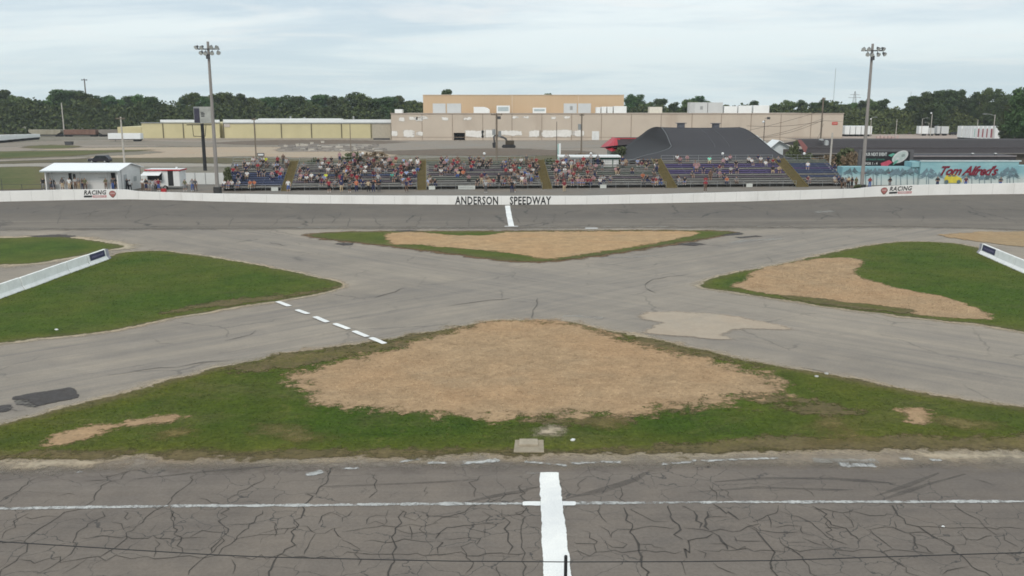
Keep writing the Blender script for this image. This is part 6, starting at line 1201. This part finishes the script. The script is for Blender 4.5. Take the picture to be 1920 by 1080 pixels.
# ================================================================ VEGETATION
def foliage_mat(name, dark, light, hueobj=.25):
    s = NT(name); oi = s.n('ShaderNodeObjectInfo'); n1 = s.noise(s.pos(), .45, 4, .6); n2 = s.noise(s.pos(), 2.5, 3, .6)
    c = s.mix(s.rng(n1, .32, .68), dark, light); c = s.mix(s.rng(n2, .3, .7, 0, .4), c, tuple(x*1.5 for x in light))
    hs = s.n('ShaderNodeHueSaturation'); s.l(c, hs.inputs['Color']); s.l(s.rng(oi.outputs['Random'], 0, 1, .455, .535), hs.inputs['Hue']); s.l(s.rng(oi.outputs['Random'], 0, 1, .75, 1.35), hs.inputs['Value'])
    return s.finish(hs.outputs[0], .8, 0, .15)
lf = foliage_mat('leaf_green', (.038,.068,.028), (.068,.108,.040)); lf2 = foliage_mat('leaf_light', (.062,.098,.034), (.10,.14,.048)); bark = pmat('bark', (.09,.07,.055), .9, .25, 4)
def crown_mesh(name, seed, n, R_, Hc, lobes, leaf, mat):
    g = np.random.default_rng(seed); V = []; Fc = []
    C = []
    for i in range(lobes + 8):
        a = g.uniform(0, 2*np.pi); t = g.uniform(.05, .95); rad = R_*(.70*np.sqrt(max(.05, 1-(2*t-1.0)**2)))*g.uniform(.35, 1)
        C.append((rad*np.cos(a), rad*np.sin(a), t*Hc, R_*g.uniform(.20, .40)))
    C.append((0,0,Hc*.5,R_*.6)); C.append((0,0,Hc*.28,R_*.5)); C.append((0,0,Hc*.74,R_*.42))
    tot = sum(c[3]**2 for c in C); vs = []; fs = []
    for c in C:
        k = int(n*c[3]**2/tot); d = g.normal(size=(k,3)); d /= np.linalg.norm(d, axis=1)[:,None]; rr_ = c[3]*(g.uniform(.45,1.12,k))[:,None]; P = np.array(c[:3]) + d*rr_*np.array([1,1,.8])
        for p_ in P:
            if p_[2] < -.05*Hc: continue
            u = g.normal(size=3); u /= np.linalg.norm(u); v = np.cross(u, g.normal(size=3)); v /= np.linalg.norm(v); s_ = leaf*g.uniform(.6,1.4); b = len(vs)
            vs += [tuple(p_-u*s_*.5), tuple(p_+v*s_*.42), tuple(p_+u*s_*.6), tuple(p_-v*s_*.42+np.array([0,0,s_*.12]))]; fs.append((b,b+1,b+2,b+3))
    me = bpy.data.meshes.new(name); me.from_pydata(vs, [], fs); me.materials.append(mat); return me
def trunk_mesh(name, seed, H, r):
    g = random.Random(seed); m = MB(); m.tube((0,0,-.3),(0,0,H*.45),r,r*.65,9); m.tube((0,0,H*.45),(g.uniform(-.3,.3),g.uniform(-.3,.3),H*.8),r*.65,r*.2,7)
    for k in range(5): a = g.uniform(0,6.28); z = H*g.uniform(.28,.6); m.tube((0,0,z),(math.cos(a)*H*.2,math.sin(a)*H*.2,z+H*g.uniform(.12,.25)),r*.4,r*.12,6)
    me = bpy.data.meshes.new(name); me.from_pydata(m.v, [], m.f); me.materials.append(bark); return me
CR = [crown_mesh('crown', 10+i, 6500, 5.4, 14.5, 15+3*(i%3), .62, lf if i % 3 else lf2) for i in range(6)]
TR = [trunk_mesh('trunk', i, 18, .42) for i in range(3)]
TREES = []
def tree(px, yt, wpx, Y, where, kind=None, base=.24):
    top = at(px, yt, Y); z0 = zg(Y); H = top.z - z0; k = kind if kind is not None else pr.randrange(6); wd_ = wpx*Y/1670
    e = empty('tree', (top.x, Y, z0), 'x', 'tree', 'trees along the skyline', pr.uniform(0, 6.28)); sz = H/18.0; sx = wd_/10.4
    c = bpy.data.objects.new('crown', CR[k]); COL.objects.link(c); c.parent = e; cz = (H*(1-base))/15.4; c.location = (0,0,H*base); c.scale = (sx, sx, cz)
    t_ = bpy.data.objects.new('trunk', TR[k % 3]); COL.objects.link(t_); t_.parent = e; t_.scale = (sz, sz, sz)
    TREES.append((px, e, where)); return e
skyl = [(-22,170,34),(2,166,30),(24,174,28),(45,179,26),(66,187,26),(84,194,22),(97,177,26),(114,165,34),(136,167,34),(156,172,30),(172,182,24),(187,177,26),(206,178,28),(224,186,24),(246,178,28),(264,173,30),(282,180,26),(298,191,24),(320,193,24),(343,181,26),(362,173,30),(382,178,24),(408,169,34),(432,169,32),(452,175,28),(474,182,26),(498,180,26),(517,180,24),(534,176,28),(556,179,28),(578,185,24),(600,175,30),(622,179,26),(642,181,22),(662,170,32),(684,171,30),(704,182,26),(728,179,28),(748,179,26),(772,187,24),(792,188,22)]
for x, y, w_ in skyl: tree(x, y, w_*1.6, pr.uniform(415, 445), 'behind the rail wagons' if x < 250 else 'behind the yellow warehouse')
for x, y, w_, Y in ((836,165,32,430),(1027,173,42,430),(1118,177,20,430)): tree(x, y, w_*1.15, Y, 'above the tan upper block')
for x, y, w_ in ((1180,176,24),(1194,175,32),(1216,188,24),(1238,184,26),(1264,190,26),(1290,186,28),(1311,178,38),(1334,186,26),(1360,196,24),(1390,195,24),(1414,188,24),(1438,195,22),(1460,191,24),(1480,184,26),(1506,187,26),(1530,191,24),(1547,186,24),(1562,188,24),(1582,194,24),(1602,192,22),(1620,188,24),(1638,182,28),(1656,185,26),(1677,204,24),(1698,203,24)):
    tree(x, y, w_*1.55, pr.uniform(425, 455), 'behind the rooftop units' if x < 1560 else 'behind the white trailers')
for x, y, w_ in ((1718,178,30),(1738,171,32),(1757,168,34),(1780,166,34),(1799,167,28),(1812,178,22),(1834,170,28),(1852,164,26),(1872,164,28),(1890,176,26),(1906,180,26)): tree(x, y, w_*1.45, pr.uniform(400, 425), 'above the far right lot')
for x, y, w_, Y in ((1916,163,66,262),(1896,196,44,285),(1958,166,70,250),(1890,232,24,300)): tree(x, y, w_, Y, 'at the right edge', 1, .06)
TREES.sort(key=lambda t: t[0]); cnt = {}
from collections import Counter
tot = Counter(t[2] for t in TREES)
for px, e, wh_ in TREES:
    cnt[wh_] = cnt.get(wh_, 0) + 1; i = cnt[wh_]
    e['label'] = 'leafy green tree %s, %s from the left' % (wh_, ORD[i-1] if i <= 12 else 'number %d' % i) if tot[wh_] > 1 else 'leafy tree ' + wh_
# understorey: the wood below the crowns reads as one mass
g = np.random.default_rng(4); vs = []; fs = []; mi = []
def mass(px0, px1, ylo, yhi, Ya, Yb, n, leaf, lightness):
    xa, xb = X(px0, Yb, 240), X(px1, Yb, 240); nx = max(4, int((xb-xa)/5)); hh = g.uniform(.6, 1.0, nx+2); zt = at(960, yhi, (Ya+Yb)/2).z - 1
    for _ in range(n):
        x = g.uniform(xa, xb); f = (x-xa)/(xb-xa)*nx; i = int(f); h = (hh[i]*(1-f+i) + hh[i+1]*(f-i))*zt; t_ = g.uniform(0,1)**.8; y = Ya + (Yb-Ya)*(t_*.6 + g.uniform(0,.4)); p_ = np.array([x, y, 1 + h*t_*(.75+.3*g.uniform())])
        u = g.normal(size=3); u /= np.linalg.norm(u); v = np.cross(u, g.normal(size=3)); v /= np.linalg.norm(v); s_ = leaf*g.uniform(.6,1.4); b = len(vs)
        vs.extend([tuple(p_-u*s_*.5), tuple(p_+v*s_*.45), tuple(p_+u*s_*.55), tuple(p_-v*s_*.45)]); fs.append((b,b+1,b+2,b+3)); mi.append(lightness if g.uniform() < .8 else 1-lightness)
mass(-260, 300, 250, 184, 402, 425, 23000, 1.15, 0); mass(300, 820, 240, 182, 402, 425, 19000, 1.15, 0)
mass(1160, 1580, 230, 190, 410, 430, 12000, 1.15, 0); mass(1560, 1930, 246, 194, 398, 425, 17000, 1.05, 1); mass(1900, 2250, 262, 200, 270, 300, 8000, .9, 0)
me = bpy.data.meshes.new('woodland'); me.from_pydata(vs, [], fs); me.materials.append(lf); me.materials.append(lf2); me.polygons.foreach_set('material_index', mi)
o = bpy.data.objects.new('woodland_understorey', me); COL.objects.link(o); tag(o, 'dense green undergrowth filling in below the skyline trees', None, None, 'stuff')
# bushes near the stands
BU = [crown_mesh('bush_crown', 50+i, 900, 1.0, 1.6, 7, .20, pmat('shrub_green', (.082,.096,.045), .9, .35, 4)) for i in range(2)]; BR = pmat('dry_leaf', (.19,.14,.09), .9, .3, 3); BUd = crown_mesh('bush_dry', 60, 700, 1.0, 1.3, 6, .2, BR)
def bush(px, yb, Y, w_, h_, me, label):
    p = at(px, yb, Y); z0 = 1.0; o = empty('bush', (p.x, Y, z0), label, 'bush'); c = bpy.data.objects.new('foliage', me); COL.objects.link(c); c.parent = o; c.scale = (w_, w_*.8, h_/1.6)
    t_ = MB(); [t_.tube((0,0,0),(math.cos(a)*.4*w_,math.sin(a)*.3*w_,h_*.6),.04,.015,5) for a in (0,1.5,3,4.4)]; t_.build('stem', bark, o)
for a in ((429,345,130.5,1.0,3.4,BU[0],'green bush at the left end of the far left bleacher'),(588,310,142.5,1.3,4.3,BU[1],'green bush poking up behind the second bleacher, left part'),(664,300,150,3.2,4.6,BU[0],'wide weedy green mound behind the second bleacher'),(690,300,155,4.0,4.7,BUd,'brown dry weed mound right of the green mound'),(1080,300,156,2.4,4.4,BUd,'low brown weeds behind the white booth'),(1165,285,185,2.0,4.0,BU[0],'small green shrub under the red roof end'),
          (1489,300,160,1.3,6.4,BU[1],'slim bright green bush at the right end of the canopy'),(1478,300,158,1.3,4.4,BU[0],'dark low bush beneath the slim green one'),(1585,300,165,2.6,4.6,BU[0],'green bush left of the billboard'),(1540,305,165,3.4,3.6,BUd,'dry brown hedge behind the far right bleacher'),(1512,305,166,2.4,3.8,BU[1],'green hedge piece right of the canopy end'),(1590,300,158,2.2,4.6,BUd,'dry bush at the left of the billboard post'),(1025,298,152,2.6,3.6,BU[1],'low green weeds behind the third bleacher'),(1608,349,126.5,.9,1.2,BU[0],'small dark bush at the foot of the right floodlight pole')):
    bush(*a)

# ================================================================ AIR
mb = MB(); mb.box(-1500, 1500, -60, 1300, -1.0, 60.0)
hm = bpy.data.materials.new('haze_air'); hm.use_nodes = True; ht = hm.node_tree; ht.nodes.clear()
ho = ht.nodes.new('ShaderNodeOutputMaterial'); hv = ht.nodes.new('ShaderNodeVolumePrincipled'); hv.inputs['Color'].default_value = (.86,.93,.98,1); hv.inputs['Density'].default_value = .00018; hv.inputs['Anisotropy'].default_value = .2
ht.links.new(hv.outputs[0], ho.inputs['Volume'])
tag(mb.build('haze', hm), kind='stuff')
open('/tmp/people.txt','w').write(str(len(PEOPLE)))
